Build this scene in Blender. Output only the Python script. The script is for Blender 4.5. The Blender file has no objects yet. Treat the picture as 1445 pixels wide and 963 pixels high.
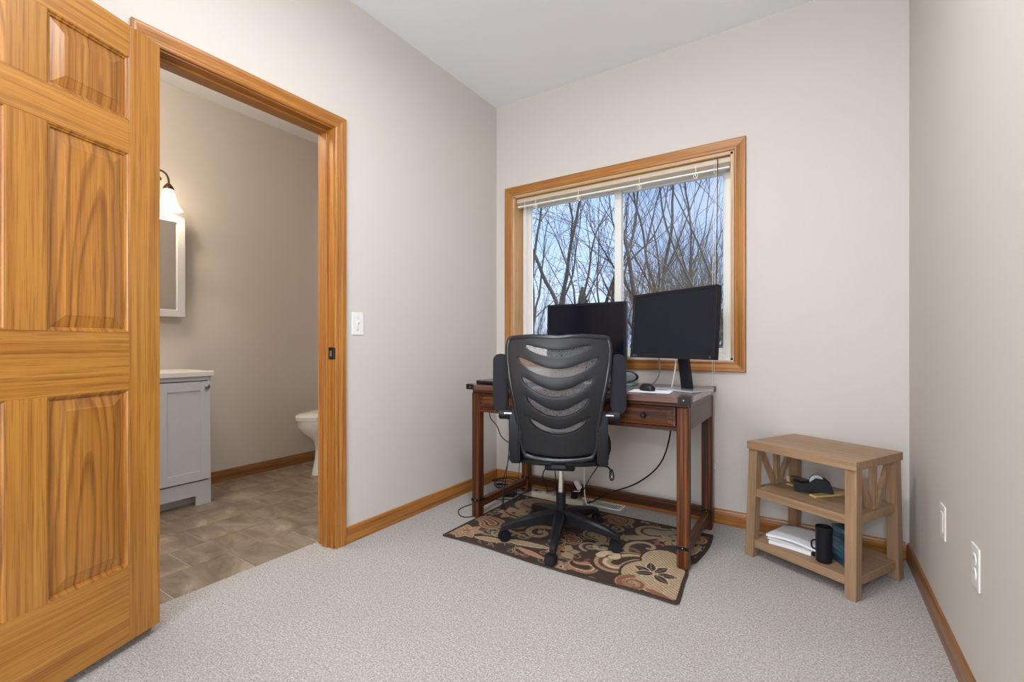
import bpy, bmesh, math, random
import numpy as np
from mathutils import Vector, Matrix, Quaternion
from mathutils import noise as mnoise
D = bpy.data
SC = bpy.context.scene
COL = SC.collection
pi = math.pi

# ------------------------------------------------------------------ camera, sky, lights, exposure
cam = D.cameras.new('camera'); cam_o = D.objects.new('camera', cam); COL.objects.link(cam_o)
cam.sensor_width = 36; cam.lens = 651 / 1445 * 36
cam.shift_y = 4.5 / 1445; cam.clip_start = 0.02; cam.clip_end = 500
cam_o.location = (0, 0, 1.0); cam_o.rotation_euler = (pi / 2, 0, math.radians(33.18))
SC.camera = cam_o

W = D.worlds.new('sky'); SC.world = W; W.use_nodes = True
nt = W.node_tree; nt.nodes.clear()
def wn(t, **k):
    n = nt.nodes.new(t)
    for a, b in k.items(): setattr(n, a, b)
    return n
tc = wn('ShaderNodeTexCoord'); sx = wn('ShaderNodeSeparateXYZ'); nt.links.new(tc.outputs['Generated'], sx.inputs[0])
grad = wn('ShaderNodeValToRGB'); nt.links.new(sx.outputs['Z'], grad.inputs[0])
grad.color_ramp.elements[0].position = 0.0; grad.color_ramp.elements[0].color = (0.33, 0.44, 0.66, 1)
grad.color_ramp.elements[1].position = 0.55; grad.color_ramp.elements[1].color = (0.20, 0.31, 0.60, 1)
mp = wn('ShaderNodeMapping'); mp.inputs['Scale'].default_value = (1, 1, 2.2); nt.links.new(tc.outputs['Generated'], mp.inputs[0])
ns = wn('ShaderNodeTexNoise'); ns.inputs['Scale'].default_value = 3.2; ns.inputs['Detail'].default_value = 6; nt.links.new(mp.outputs[0], ns.inputs['Vector'])
cr = wn('ShaderNodeValToRGB'); nt.links.new(ns.outputs['Fac'], cr.inputs[0])
cr.color_ramp.elements[0].position = 0.42; cr.color_ramp.elements[1].position = 0.62
mx = wn('ShaderNodeMix', data_type='RGBA'); nt.links.new(cr.outputs[0], mx.inputs[0]); nt.links.new(grad.outputs[0], mx.inputs[6]); mx.inputs[7].default_value = (0.36, 0.435, 0.60, 1)
bg = wn('ShaderNodeBackground'); bg.inputs['Strength'].default_value = SKY = 2.3
nt.links.new(mx.outputs[2], bg.inputs[0]); wo = wn('ShaderNodeOutputWorld'); nt.links.new(bg.outputs[0], wo.inputs[0])

def area_light(name, loc, rot, sx_, sy_, power, color):
    l = D.lights.new(name, 'AREA'); l.shape = 'RECTANGLE'; l.size = sx_; l.size_y = sy_; l.energy = power; l.color = color
    o = D.objects.new(name, l); COL.objects.link(o); o.location = loc; o.rotation_euler = rot; return o
# low sun outside, raking along the window wall: aimed at the left jamb, it lights only the outdoors
sun = D.lights.new('sun', 'SUN'); sun.energy = 5.0; sun.angle = math.radians(1.0); sun.color = (1.0, 0.93, 0.82)
sun_o = D.objects.new('sun', sun); COL.objects.link(sun_o)
sun_o.rotation_euler = Vector((-1.0, -0.145, -0.72)).to_track_quat('-Z', 'Y').to_euler()
# added fill light, set at an invented opening behind the camera
area_light('rear_fill_light', (-0.28, -1.60, 1.35), (pi / 2, 0, 0), 1.06, 2.2, 50, (0.90, 0.95, 1.0))
SC.view_settings.view_transform = 'Standard'; SC.view_settings.look = 'None'
SC.view_settings.exposure = 0.09; SC.view_settings.gamma = 1; SC.view_settings.use_curve_mapping = False

# ------------------------------------------------------------------ helpers
class MB:
    """collects shapes, then links them as one mesh object"""
    def __init__(s): s.bm = bmesh.new(); s.uv = None
    def box(s, x0, x1, y0, y1, z0, z1, bev=0, seg=1, rot=None):
        m = bmesh.new()
        bmesh.ops.create_cube(m, size=1)
        for v in m.verts:
            v.co = Vector(((x0 + x1) / 2 + v.co.x * (x1 - x0), (y0 + y1) / 2 + v.co.y * (y1 - y0), (z0 + z1) / 2 + v.co.z * (z1 - z0)))
        if bev: bmesh.ops.bevel(m, geom=m.edges[:], offset=bev, segments=seg, affect='EDGES', profile=0.5)
        if rot: m.transform(rot)
        s.merge(m); return s
    def merge(s, m):
        me = D.meshes.new('t'); m.to_mesh(me); m.free(); s.bm.from_mesh(me); D.meshes.remove(me)
    def bar(s, a, b, w, h, up=(0, 0, 1), bev=0, w2=None, h2=None):
        a = Vector(a); b = Vector(b); d = (b - a).normalized(); u = Vector(up)
        r = d.cross(u).normalized(); u = r.cross(d).normalized()
        w2 = w if w2 is None else w2; h2 = h if h2 is None else h2
        m = bmesh.new(); vs = []
        for p, ww, hh in ((a, w, h), (b, w2, h2)):
            for i, j in ((-1, -1), (1, -1), (1, 1), (-1, 1)): vs.append(m.verts.new(p + r * i * ww / 2 + u * j * hh / 2))
        m.faces.new(vs[3::-1]); m.faces.new(vs[4:])
        for i in range(4): j = (i + 1) % 4; m.faces.new((vs[i], vs[j], vs[4 + j], vs[4 + i]))
        bmesh.ops.recalc_face_normals(m, faces=m.faces[:])
        if bev: bmesh.ops.bevel(m, geom=m.edges[:], offset=bev, segments=2, affect='EDGES', profile=0.5)
        s.merge(m); return s
    def cyl(s, a, b, r, r2=None, n=20, bev=0):
        r2 = r if r2 is None else r2
        a = Vector(a); b = Vector(b); d = b - a
        m = bmesh.new(); bmesh.ops.create_cone(m, cap_ends=True, segments=n, radius1=r, radius2=r2, depth=d.length)
        if bev: bmesh.ops.bevel(m, geom=[e for e in m.edges if len(e.link_faces) == 2 and min(len(f.verts) for f in e.link_faces) == 4 and max(len(f.verts) for f in e.link_faces) > 4], offset=bev, segments=2, affect='EDGES')
        q = Vector((0, 0, 1)).rotation_difference(d)
        m.transform(Matrix.Translation((a + b) / 2) @ q.to_matrix().to_4x4()); s.merge(m); return s
    def lathe(s, prof, c=(0, 0, 0), n=28, sx=1, sy=1, mat=None):
        m = bmesh.new(); rings = []
        for r, z in prof:
            if r < 1e-5: rings.append([m.verts.new((0, 0, z))])
            else: rings.append([m.verts.new((math.cos(2 * pi * k / n) * r * sx, math.sin(2 * pi * k / n) * r * sy, z)) for k in range(n)])
        for A, B in zip(rings, rings[1:]):
            for k in range(n):
                l = (k + 1) % n
                if len(A) == 1 and len(B) == 1: continue
                if len(A) == 1: m.faces.new((A[0], B[l], B[k]))
                elif len(B) == 1: m.faces.new((A[k], A[l], B[0]))
                else: m.faces.new((A[k], A[l], B[l], B[k]))
        bmesh.ops.recalc_face_normals(m, faces=m.faces[:])
        if mat: m.transform(mat)
        m.transform(Matrix.Translation(c)); s.merge(m); return s
    def tube(s, pts, r, n=8, smooth=3, rad=None):
        P = [Vector(p) for p in pts]
        if smooth and len(P) > 2:
            Q = []
            for i in range(len(P) - 1):
                p0 = P[max(i - 1, 0)]; p1 = P[i]; p2 = P[i + 1]; p3 = P[min(i + 2, len(P) - 1)]
                for k in range(smooth + 1):
                    t = k / (smooth + 1)
                    Q.append(0.5 * ((2 * p1) + (p2 - p0) * t + (2 * p0 - 5 * p1 + 4 * p2 - p3) * t * t + (-p0 + 3 * p1 - 3 * p2 + p3) * t ** 3))
            Q.append(P[-1]); P = Q
        m = bmesh.new(); rings = []; up = Vector((0.13, 0.21, 1)).normalized()
        for i, p in enumerate(P):
            d = (P[min(i + 1, len(P) - 1)] - P[max(i - 1, 0)]).normalized()
            x = up - d * up.dot(d)
            if x.length < 1e-3: x = Vector((1, 0, 0)) - d * d.x
            x.normalize(); up = x; y = d.cross(x)
            rr = r if rad is None else rad[0] + (rad[1] - rad[0]) * i / (len(P) - 1)
            rings.append([m.verts.new(p + (x * math.cos(2 * pi * k / n) + y * math.sin(2 * pi * k / n)) * rr) for k in range(n)])
        for A, B in zip(rings, rings[1:]):
            for k in range(n): l = (k + 1) % n; m.faces.new((A[k], A[l], B[l], B[k]))
        m.faces.new(rings[0][::-1]); m.faces.new(rings[-1]); s.merge(m); return s
    def prism(s, poly, axis, a, b, bev=0):
        """poly: 2-D outline; axis: the extrusion axis; a..b: its range"""
        m = bmesh.new()
        def P(p, t):
            return {'X': (t, p[0], p[1]), 'Y': (p[0], t, p[1]), 'Z': (p[0], p[1], t)}[axis]
        A = [m.verts.new(P(p, a)) for p in poly]; B = [m.verts.new(P(p, b)) for p in poly]
        m.faces.new(A); m.faces.new(B[::-1]); n = len(poly)
        for i in range(n): j = (i + 1) % n; m.faces.new((A[i], B[i], B[j], A[j]))
        bmesh.ops.recalc_face_normals(m, faces=m.faces[:])
        if bev: bmesh.ops.bevel(m, geom=m.edges[:], offset=bev, segments=2, affect='EDGES')
        s.merge(m); return s
    def xf(s, M): s.bm.transform(M); return s
    def build(s, name, mat, parent=None, smooth=False, **tags):
        me = D.meshes.new(name); s.bm.to_mesh(me); s.bm.free()
        if smooth:
            me.polygons.foreach_set('use_smooth', [True] * len(me.polygons))
            me.set_sharp_from_angle(angle=math.radians(38))
        me.materials.append(mat)
        o = D.objects.new(name, me); COL.objects.link(o); o.parent = parent
        for k, v in tags.items(): o[k] = v
        return o

def tag(o, label=None, cat=None, group=None, kind=None):
    if label: o['label'] = label
    if cat: o['category'] = cat
    if group: o['group'] = group
    if kind: o['kind'] = kind
    return o
def thing(name, label, cat, loc=(0, 0, 0), rz=0, group=None, kind=None):
    o = D.objects.new(name, None); o.empty_display_size = 0.05; COL.objects.link(o)
    o.location = loc; o.rotation_euler = (0, 0, rz); return tag(o, label, cat, group, kind)
def copy_tree(o, parent=None):
    c = o.copy(); COL.objects.link(c); c.parent = parent
    for ch in [x for x in o.children]: copy_tree(ch, c)
    return c

# ------------------------------------------------------------------ materials
class NM:
    def __init__(s, name, base=(0.8, 0.8, 0.8), rough=0.5, metal=0, **inp):
        s.m = D.materials.new(name); s.m.use_nodes = True; s.t = s.m.node_tree
        s.b = s.t.nodes['Principled BSDF']
        s.b.inputs['Base Color'].default_value = (*base, 1); s.b.inputs['Roughness'].default_value = rough; s.b.inputs['Metallic'].default_value = metal
        for k, v in inp.items(): s.b.inputs[k.replace('_', ' ')].default_value = v
    def n(s, t, ins=None, **k):
        q = s.t.nodes.new(t)
        for a, b in k.items(): setattr(q, a, b)
        for a, b in (ins or {}).items():
            if hasattr(b, 'node'): s.t.links.new(b, q.inputs[a])
            else: q.inputs[a].default_value = b
        return q
    def l(s, a, b): s.t.links.new(a, b)
    def obj(s, scale=(1, 1, 1), loc=(0, 0, 0), rot=(0, 0, 0)):
        if not hasattr(s, 'tc'): s.tc = s.n('ShaderNodeTexCoord')
        return s.n('ShaderNodeMapping', {'Vector': s.tc.outputs['Object'], 'Scale': scale, 'Location': loc, 'Rotation': rot}).outputs[0]
    def noise(s, vec, sc, det=3, rough=0.5): return s.n('ShaderNodeTexNoise', {'Vector': vec, 'Scale': sc, 'Detail': det, 'Roughness': rough}).outputs['Fac']
    def ramp(s, f, stops):
        r = s.n('ShaderNodeValToRGB', {0: f}); e = r.color_ramp.elements
        while len(e) < len(stops): e.new(0.5)
        for q, (p, c) in zip(e, stops): q.position = p; q.color = (*c, 1) if len(c) == 3 else c
        return r.outputs[0]
    def mix(s, f, a, b, bt='MIX'):
        q = s.n('ShaderNodeMix', data_type='RGBA', blend_type=bt)
        for i, v in ((0, f), (6, a), (7, b)):
            if hasattr(v, 'node'): s.l(v, q.inputs[i])
            else: q.inputs[i].default_value = (*v, 1) if isinstance(v, tuple) and len(v) == 3 else v
        return q.outputs[2]
    def bump(s, h, dist, strength=1.0):
        s.l(s.n('ShaderNodeBump', {'Height': h, 'Distance': dist, 'Strength': strength}).outputs[0], s.b.inputs['Normal'])
    def col(s, c): s.l(c, s.b.inputs['Base Color'])

def plain(name, c, rough=0.5, metal=0, var=0.08, sc=30, bump=0, **k):
    q = NM(name, c, rough, metal, **k); f = q.noise(q.obj(), sc, 4)
    q.col(q.mix(f, tuple(x * (1 - var) for x in c), tuple(min(1, x * (1 + var)) for x in c)))
    if bump: q.bump(f, bump)
    return q.m
def painted(name, c, rough=0.75):
    q = NM(name, c, rough); v = q.obj(); f = q.noise(v, 1.2, 3); g = q.noise(v, 260, 4)
    q.col(q.mix(f, tuple(x * 0.975 for x in c), tuple(min(1, x * 1.02) for x in c))); q.bump(g, 0.0006, 0.6); return q.m
def wood(name, light, mid, dark, axis='Z', ring=0.0, rough=0.38, seed=0, fine=1.0, contrast=1.0, centre=(0, 0, 0), flat=False):
    """axis: the grain direction in object space; ring > 0 gives flat-sawn cathedral figure"""
    q = NM(name, mid, rough); k = 'XYZ'.index(axis)
    def sc(a, b):
        v = [a] * 3; v[k] = b
        if flat: v[1] = a * 0.08
        return tuple(v)
    lo = (seed * 1.7, seed * 2.3, seed * 0.9)
    big = q.noise(q.obj(sc(5, 0.9), lo), 1.0, 2)
    streak = q.noise(q.obj(sc(75 * fine, 1.1), lo), 1.0, 4, 0.65)
    pore = q.noise(q.obj(sc(260 * fine, 5), lo), 1.0, 2, 0.7)
    c = q.ramp(streak, [(0.30, dark), (0.50, mid), (0.72, light)])
    if ring:
        base = q.obj((1.0, 0.05, 0.085), tuple(-x for x in centre))
        dn = q.n('ShaderNodeTexNoise', {'Vector': q.obj(sc(7, 1.3), lo), 'Scale': 1.0, 'Detail': 2.0})
        off = q.n('ShaderNodeVectorMath', {0: dn.outputs['Color'], 1: (0.5, 0.5, 0.5)}, operation='SUBTRACT').outputs[0]
        off = q.n('ShaderNodeVectorMath', {0: off, 3: 0.09}, operation='SCALE').outputs[0]
        v2 = q.n('ShaderNodeVectorMath', {0: base, 1: off}, operation='ADD').outputs[0]
        wv = q.n('ShaderNodeTexWave', {'Vector': v2, 'Scale': ring, 'Distortion': 1.2, 'Detail': 2.0, 'Detail Scale': 2.0}, wave_type='RINGS', rings_direction='SPHERICAL', wave_profile='SAW').outputs['Fac']
        w = q.ramp(wv, [(0.0, (1, 1, 1)), (0.55, (0.93, 0.93, 0.93)), (0.84, (0.50, 0.42, 0.33)), (1.0, (0.80, 0.76, 0.7))])
        c = q.mix(0.75, c, w, 'MULTIPLY')
    p = q.ramp(pore, [(0.34, (0.42, 0.36, 0.30)), (0.46, (1, 1, 1))])
    c = q.mix(0.55 * contrast, c, p, 'MULTIPLY')
    b = q.ramp(big, [(0.3, (0.86, 0.84, 0.82)), (0.7, (1.06, 1.06, 1.06))])
    q.col(q.mix(0.8, c, b, 'MULTIPLY')); q.bump(pore, 0.0004, 0.5)
    q.b.inputs['Coat Weight'].default_value = 0.08; q.b.inputs['Coat Roughness'].default_value = 0.3
    return q.m
OL, OM, OD = (0.53, 0.255, 0.048), (0.455, 0.195, 0.030), (0.30, 0.105, 0.014)
oak = {a: wood('oak_' + a, OL, OM, OD, a) for a in 'XYZ'}
TL, TM, TD = (0.52, 0.24, 0.052), (0.41, 0.16, 0.028), (0.23, 0.07, 0.010)
trimw = {a: wood('oak_trim_' + a, TL, TM, TD, a, seed=3) for a in 'XYZ'}
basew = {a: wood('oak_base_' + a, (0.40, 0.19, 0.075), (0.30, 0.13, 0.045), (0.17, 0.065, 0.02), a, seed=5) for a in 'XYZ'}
DL, DM_, DD = (0.25, 0.078, 0.017), (0.070, 0.021, 0.007), (0.012, 0.005, 0.003)
deskw = {a: wood('walnut_' + a, DL, DM_, DD, a, seed=7, rough=0.42, contrast=0.6) for a in 'XYZ'}
for k_ in deskw.values(): k_.node_tree.nodes['Principled BSDF'].inputs['Specular IOR Level'].default_value = 0.3; k_.node_tree.nodes['Principled BSDF'].inputs['Coat Weight'].default_value = 0.0
tablew = {a: wood('ash_' + a, (0.41, 0.265, 0.155), (0.35, 0.215, 0.12), (0.26, 0.155, 0.085), a, seed=9, rough=0.5, contrast=0.5, fine=0.8) for a in 'XYZ'}

M = {}
M['wall'] = painted('wall_paint', (0.625, 0.58, 0.53)); M['ceil'] = painted('ceiling_paint', (0.87, 0.885, 0.90), 0.9)
M['bathwall'] = painted('bath_paint', (0.60, 0.55, 0.49))
q = NM('carpet', (0.5, 0.48, 0.46), 0.95); v = q.obj(); a = q.noise(v, 170, 3, 0.8); b = q.noise(v, 60, 3, 0.7); c_ = q.noise(v, 2.2, 3)
cc = q.ramp(a, [(0.30, (0.22, 0.205, 0.19)), (0.5, (0.47, 0.45, 0.43)), (0.70, (0.80, 0.785, 0.765))])
cc = q.mix(0.6, cc, q.ramp(b, [(0.35, (0.82, 0.81, 0.80)), (0.65, (1.1, 1.1, 1.1))]), 'MULTIPLY')
q.col(q.mix(0.5, cc, q.ramp(c_, [(0.35, (0.93, 0.92, 0.91)), (0.65, (1.04, 1.04, 1.04))]), 'MULTIPLY')); q.bump(a, 0.006, 0.8); M['carpet'] = q.m
def tilem(i):
    q = NM('vinyl_tile_%d' % i, (0.3, 0.25, 0.2), 0.33); v = q.obj((1, 1, 1), (i * 3.1, i * 1.7, 0)); d = q.noise(v, 5, 3)
    off = q.n('ShaderNodeTexNoise', {'Vector': q.obj((1, 2.4, 1), (i * 2.1, i, 0), (0, 0, 0.6)), 'Scale': 3.4, 'Detail': 9.0, 'Roughness': 0.66, 'Distortion': 0.9}).outputs['Fac']
    c = q.ramp(off, [(0.30, (0.15, 0.11, 0.08)), (0.46, (0.24, 0.185, 0.135)), (0.58, (0.33, 0.26, 0.195)), (0.75, (0.50, 0.42, 0.34))])
    q.col(q.mix(0.5, c, q.ramp(d, [(0.3, (0.8, 0.79, 0.78)), (0.7, (1.1, 1.1, 1.1))]), 'MULTIPLY')); return q.m
tiles_m = [tilem(i) for i in range(4)]
M['grout'] = plain('grout', (0.62, 0.56, 0.48), 0.8)
M['white'] = plain('white_plastic', (0.80, 0.79, 0.77), 0.35, var=0.02)
M['vinyl'] = plain('window_vinyl', (0.80, 0.79, 0.75), 0.4, var=0.03)
M['blind'] = plain('blind_slat_paint', (0.60, 0.50, 0.38), 0.4, var=0.03)
M['cord'] = plain('cord_fibre', (0.80, 0.72, 0.62), 0.7)
M['black'] = plain('black_plastic', (0.010, 0.0105, 0.013), 0.40, var=0.15)
M['blacksoft'] = plain('black_padding', (0.009, 0.009, 0.014), 0.62, var=0.2, sc=300, bump=0.0004)
M['fabric'] = plain('black_fabric', (0.012, 0.012, 0.013), 0.9, var=0.3, sc=500, bump=0.0006)
M['screen'] = plain('screen_glass', (0.004, 0.006, 0.012), 0.12, var=0.1, sc=2)
M['screen'].node_tree.nodes['Principled BSDF'].inputs['Specular IOR Level'].default_value = 0.3
M['bezel'] = plain('bezel_plastic', (0.009, 0.009, 0.013), 0.35)
M['chrome'] = plain('chrome', (0.75, 0.75, 0.77), 0.16, 1.0, var=0.02)
M['nickel'] = plain('brushed_nickel', (0.42, 0.40, 0.37), 0.3, 1.0, var=0.05)
M['silver'] = plain('silver_stand', (0.45, 0.45, 0.48), 0.18, 0.3)
M['iron'] = plain('dark_iron', (0.025, 0.024, 0.024), 0.4, 0.7)
M['bronze'] = plain('bronze', (0.10, 0.055, 0.03), 0.4, 0.8)
M['vanity'] = plain('vanity_paint', (0.56, 0.575, 0.60), 0.45, var=0.02)
M['porcelain'] = plain('porcelain', (0.78, 0.75, 0.71), 0.12, var=0.01)
M['counter'] = plain('cultured_marble', (0.78, 0.75, 0.70), 0.2, var=0.04, sc=8)
M['mirror'] = plain('mirror_glass', (0.85, 0.85, 0.85), 0.02, 1.0, var=0.0)
M['mframe'] = plain('mirror_frame_paint', (0.60, 0.59, 0.60), 0.4, var=0.02)
M['paper'] = plain('paper', (0.83, 0.83, 0.84), 0.7, var=0.03)
M['strip'] = plain('power_strip_plastic', (0.55, 0.50, 0.37), 0.45)
M['yellow'] = plain('yellow_paint', (0.62, 0.44, 0.16), 0.5)
M['gold'] = plain('tan_metal', (0.55, 0.40, 0.20), 0.4)
M['teal'] = plain('teal_plastic', (0.10, 0.30, 0.28), 0.5)
M['grey'] = plain('grey_mesh', (0.17, 0.18, 0.19), 0.55, var=0.3, sc=900, bump=0.0004)
M['lawn'] = plain('dormant_lawn', (0.22, 0.20, 0.11), 0.95, var=0.4, sc=3)
M['siding'] = plain('house_siding', (0.5, 0.5, 0.48), 0.8)
M['bark'] = plain('tree_bark', (0.075, 0.060, 0.048), 0.9, var=0.4, sc=20, bump=0.01)
M['twig'] = plain('twig_bark', (0.10, 0.08, 0.06), 0.9, var=0.3, sc=5)
M['brush'] = plain('brush_bark', (0.17, 0.125, 0.08), 0.9, var=0.3, sc=5)
M['pine'] = plain('evergreen_needles', (0.07, 0.085, 0.035), 0.9, var=0.4, sc=8)
def emis(name, c, s, base=(0.8, 0.8, 0.8)):
    q = NM(name, base, 0.4); q.b.inputs['Emission Color'].default_value = (*c, 1); q.b.inputs['Emission Strength'].default_value = s; return q.m
sm_ = D.materials.new('frosted_shade'); sm_.use_nodes = True; t_ = sm_.node_tree; t_.nodes.clear()
o_ = t_.nodes.new('ShaderNodeOutputMaterial'); a_ = t_.nodes.new('ShaderNodeBsdfTransparent'); e_ = t_.nodes.new('ShaderNodeEmission'); x_ = t_.nodes.new('ShaderNodeMixShader')
e_.inputs[0].default_value = (1.0, 0.88, 0.68, 1); e_.inputs[1].default_value = 1.7; x_.inputs[0].default_value = 0.6; t_.links.new(a_.outputs[0], x_.inputs[1]); t_.links.new(e_.outputs[0], x_.inputs[2]); t_.links.new(x_.outputs[0], o_.inputs[0])
M['shade'] = sm_
M['diffuser'] = emis('added_lamp_diffuser', (1.0, 0.95, 0.88), 1.5)  # glow of the added ceiling lamps
def clear(name, col, k, rough=0.0, alpha=None):
    m = D.materials.new(name); m.use_nodes = True; t = m.node_tree; t.nodes.clear()
    o = t.nodes.new('ShaderNodeOutputMaterial'); tr = t.nodes.new('ShaderNodeBsdfTransparent'); g = t.nodes.new('ShaderNodeBsdfGlossy'); mx = t.nodes.new('ShaderNodeMixShader')
    g.inputs['Roughness'].default_value = rough; fr = t.nodes.new('ShaderNodeFresnel'); fr.inputs[0].default_value = 1.45
    tr.inputs[0].default_value = (*col, 1); t.links.new(fr.outputs[0], mx.inputs[0]); t.links.new(tr.outputs[0], mx.inputs[1]); t.links.new(g.outputs[0], mx.inputs[2]); t.links.new(mx.outputs[0], o.inputs[0]); return m
M['glass'] = clear('window_glass', (0.95, 0.97, 0.97), 0)
def sheer(name, col, alpha, sc):
    m = D.materials.new(name); m.use_nodes = True; t = m.node_tree; t.nodes.clear(); N = t.nodes.new; L = t.links.new
    o = N('ShaderNodeOutputMaterial'); tr = N('ShaderNodeBsdfTransparent'); d = N('ShaderNodeBsdfDiffuse'); tl = N('ShaderNodeBsdfTranslucent'); mm = N('ShaderNodeMixShader'); mx = N('ShaderNodeMixShader')
    d.inputs[0].default_value = (*col, 1); tl.inputs[0].default_value = (*col, 1); mm.inputs[0].default_value = 0.5
    L(d.outputs[0], mm.inputs[1]); L(tl.outputs[0], mm.inputs[2])
    c = N('ShaderNodeTexCoord'); n = N('ShaderNodeTexNoise'); n.inputs['Scale'].default_value = sc; L(c.outputs['Object'], n.inputs['Vector'])
    r = N('ShaderNodeMapRange'); r.inputs[1].default_value = 0.3; r.inputs[2].default_value = 0.7; r.inputs[3].default_value = max(0, alpha - 0.25); r.inputs[4].default_value = min(1, alpha + 0.25); L(n.outputs['Fac'], r.inputs[0])
    L(r.outputs[0], mx.inputs[0]); L(tr.outputs[0], mx.inputs[1]); L(mm.outputs[0], mx.inputs[2]); L(mx.outputs[0], o.inputs[0]); return m
M['mesh'] = sheer('chair_mesh_fabric', (0.52, 0.53, 0.56), 0.46, 300)
M['insect'] = sheer('insect_screen', (0.16, 0.16, 0.16), 0.06, 700)

for k_ in ('black', 'blacksoft', 'fabric', 'bezel'): M[k_].node_tree.nodes['Principled BSDF'].inputs['Specular IOR Level'].default_value = 0.28

# ------------------------------------------------------------------ room shell
XL, XR, YB, ZC, YR = -1.96, 0.37, 2.79, 2.74, -1.65
WT = 0.12
DY0, DY1, DZ = 0.672, 1.405, 2.052              # doorway in the left wall
WX0, WX1, WZ0, WZ1 = -1.812, -0.372, 0.912, 2.062   # window opening in the back wall
BX, BY0 = -3.61, -0.4
def struct(name, mb, mat, label=None, cat=None, parent=None, smooth=False):
    o = mb.build(name, mat, parent, smooth)
    if parent is None: tag(o, label, cat, None, 'structure')
    return o
struct('floor', MB().box(-2.10, XR + 0.12, YR - 0.1, YB + 0.12, -0.10, 0), M['carpet'], 'light grey looped carpet covering the room floor', 'floor')
struct('ceiling', MB().box(BX - 0.1, XR + 0.12, YR - 0.1, YB + 0.16, ZC, ZC + 0.1), M['ceil'], 'smooth white ceiling over office and bathroom', 'ceiling')
struct('wall_right', MB().box(XR, XR + 0.12, YR - 0.1, YB + 0.16, -0.1, ZC), M['wall'], 'pale greige wall with two outlet plates at right', 'wall')
m = MB(); m.box(XL - WT, WX0, YB, YB + 0.14, -0.1, ZC); m.box(WX1, XR, YB, YB + 0.14, -0.1, ZC); m.box(WX0, WX1, YB, YB + 0.14, -0.1, WZ0); m.box(WX0, WX1, YB, YB + 0.14, WZ1, ZC)
struct('wall_back', m, M['wall'], 'beige wall around the oak framed window', 'wall')
m = MB(); m.box(XL - WT, XL, DY1 + 0.018, YB, -0.1, ZC); m.box(XL - WT, XL, YR - 0.1, DY0 - 0.018, -0.1, ZC); m.box(XL - WT, XL, DY0 - 0.018, DY1 + 0.018, DZ + 0.018, ZC)
struct('wall_left', m, M['wall'], 'light beige wall pierced by the bathroom doorway', 'wall')
m = MB(); m.box(XL, -0.83, YR - 0.1, YR, -0.1, ZC); m.box(0.27, XR, YR - 0.1, YR, -0.1, ZC); m.box(-0.83, 0.27, YR - 0.1, YR, 2.47, ZC); m.box(-0.83, 0.27, YR - 0.1, YR, -0.1, 0.23)
struct('wall_rear', m, M['wall'], 'beige wall behind the camera with invented opening for fill light', 'wall')  # the opening is added only to go with the fill light
# bathroom shell
struct('wall_bathroom_left', MB().box(BX - 0.1, BX, BY0 - 0.1, YB + 0.14, -0.1, ZC), M['bathwall'], 'taupe bathroom wall carrying mirror and vanity light', 'wall')
struct('wall_bathroom_back', MB().box(BX, XL - WT, YB, YB + 0.14, -0.1, ZC), M['bathwall'], 'taupe bathroom wall behind the toilet tank', 'wall')
struct('wall_bathroom_front', MB().box(BX, XL - WT, BY0 - 0.1, BY0, -0.1, ZC), M['bathwall'], 'taupe bathroom wall hidden by the open door', 'wall')
fb = struct('floor_bathroom', MB().box(BX, -2.10, BY0, YB, -0.1, -0.002), M['grout'], 'brown stone look tile floor of the bathroom', 'floor')
TW, TH = 0.2375, 0.315
proto = None; meshes = []
random.seed(4)
for i in range(7):
    x1 = -2.10 - i * TW; x0 = max(x1 - TW, BX)
    off = 0.0 if i % 2 == 0 else TH / 2
    k = -6
    while True:
        y0 = 0.79 + off + k * TH; y1 = y0 + TH; k += 1
        if y0 > YB: break
        a0, a1 = max(y0, BY0), min(y1, YB)
        if a1 - a0 < 0.02 or x1 - x0 < 0.03: continue
        t = MB().box(x0 + 0.0018, x1 - 0.0018, a0 + 0.0018, a1 - 0.0018, -0.004, random.uniform(0.0, 0.0006), 0.0006)
        t.build('tile', random.choice(tiles_m), fb)

# baseboards
BP = [(0, 0), (0.012, 0), (0.012, 0.058), (0.0105, 0.064), (0.0105, 0.068), (0.007, 0.078), (0.0, 0.082)]
def baseboard(name, p0, p1, nrm, mats, label, shrink=0):
    p0 = Vector(p0); p1 = Vector(p1); n = Vector(nrm); m = bmesh.new(); R = []
    for p, sg in ((p0, 1), (p1, -1)):
        d = (p1 - p0).normalized() * sg
        R.append([m.verts.new(p + n * t + Vector((0, 0, z)) + d * t * shrink) for t, z in BP])
    k = len(BP)
    for i in range(k): j = (i + 1) % k; m.faces.new((R[0][i], R[0][j], R[1][j], R[1][i]))
    m.faces.new(R[0]); m.faces.new(R[1][::-1]); bmesh.ops.recalc_face_normals(m, faces=m.faces[:])
    b = MB(); b.merge(m); o = b.build(name, mats, None); tag(o, label, 'baseboard', None, 'structure')
baseboard('baseboard_left', (XL, DY1 + 0.066, 0), (XL, YB - 0.001, 0), (1, 0, 0), basew['Y'] if 0 else trimw['Y'], 'honey oak baseboard from doorway to the window corner')
baseboard('baseboard_back', (XL + 0.013, YB, 0), (XR - 0.013, YB, 0), (0, -1, 0), trimw['X'], 'honey oak baseboard running under the window wall')
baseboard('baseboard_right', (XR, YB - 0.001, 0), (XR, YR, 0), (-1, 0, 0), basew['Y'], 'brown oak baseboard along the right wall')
baseboard('baseboard_bathroom', (BX, YB - 0.001, 0), (BX, 1.42, 0), (1, 0, 0), basew['Y'], 'reddish brown baseboard between vanity and toilet')

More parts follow.
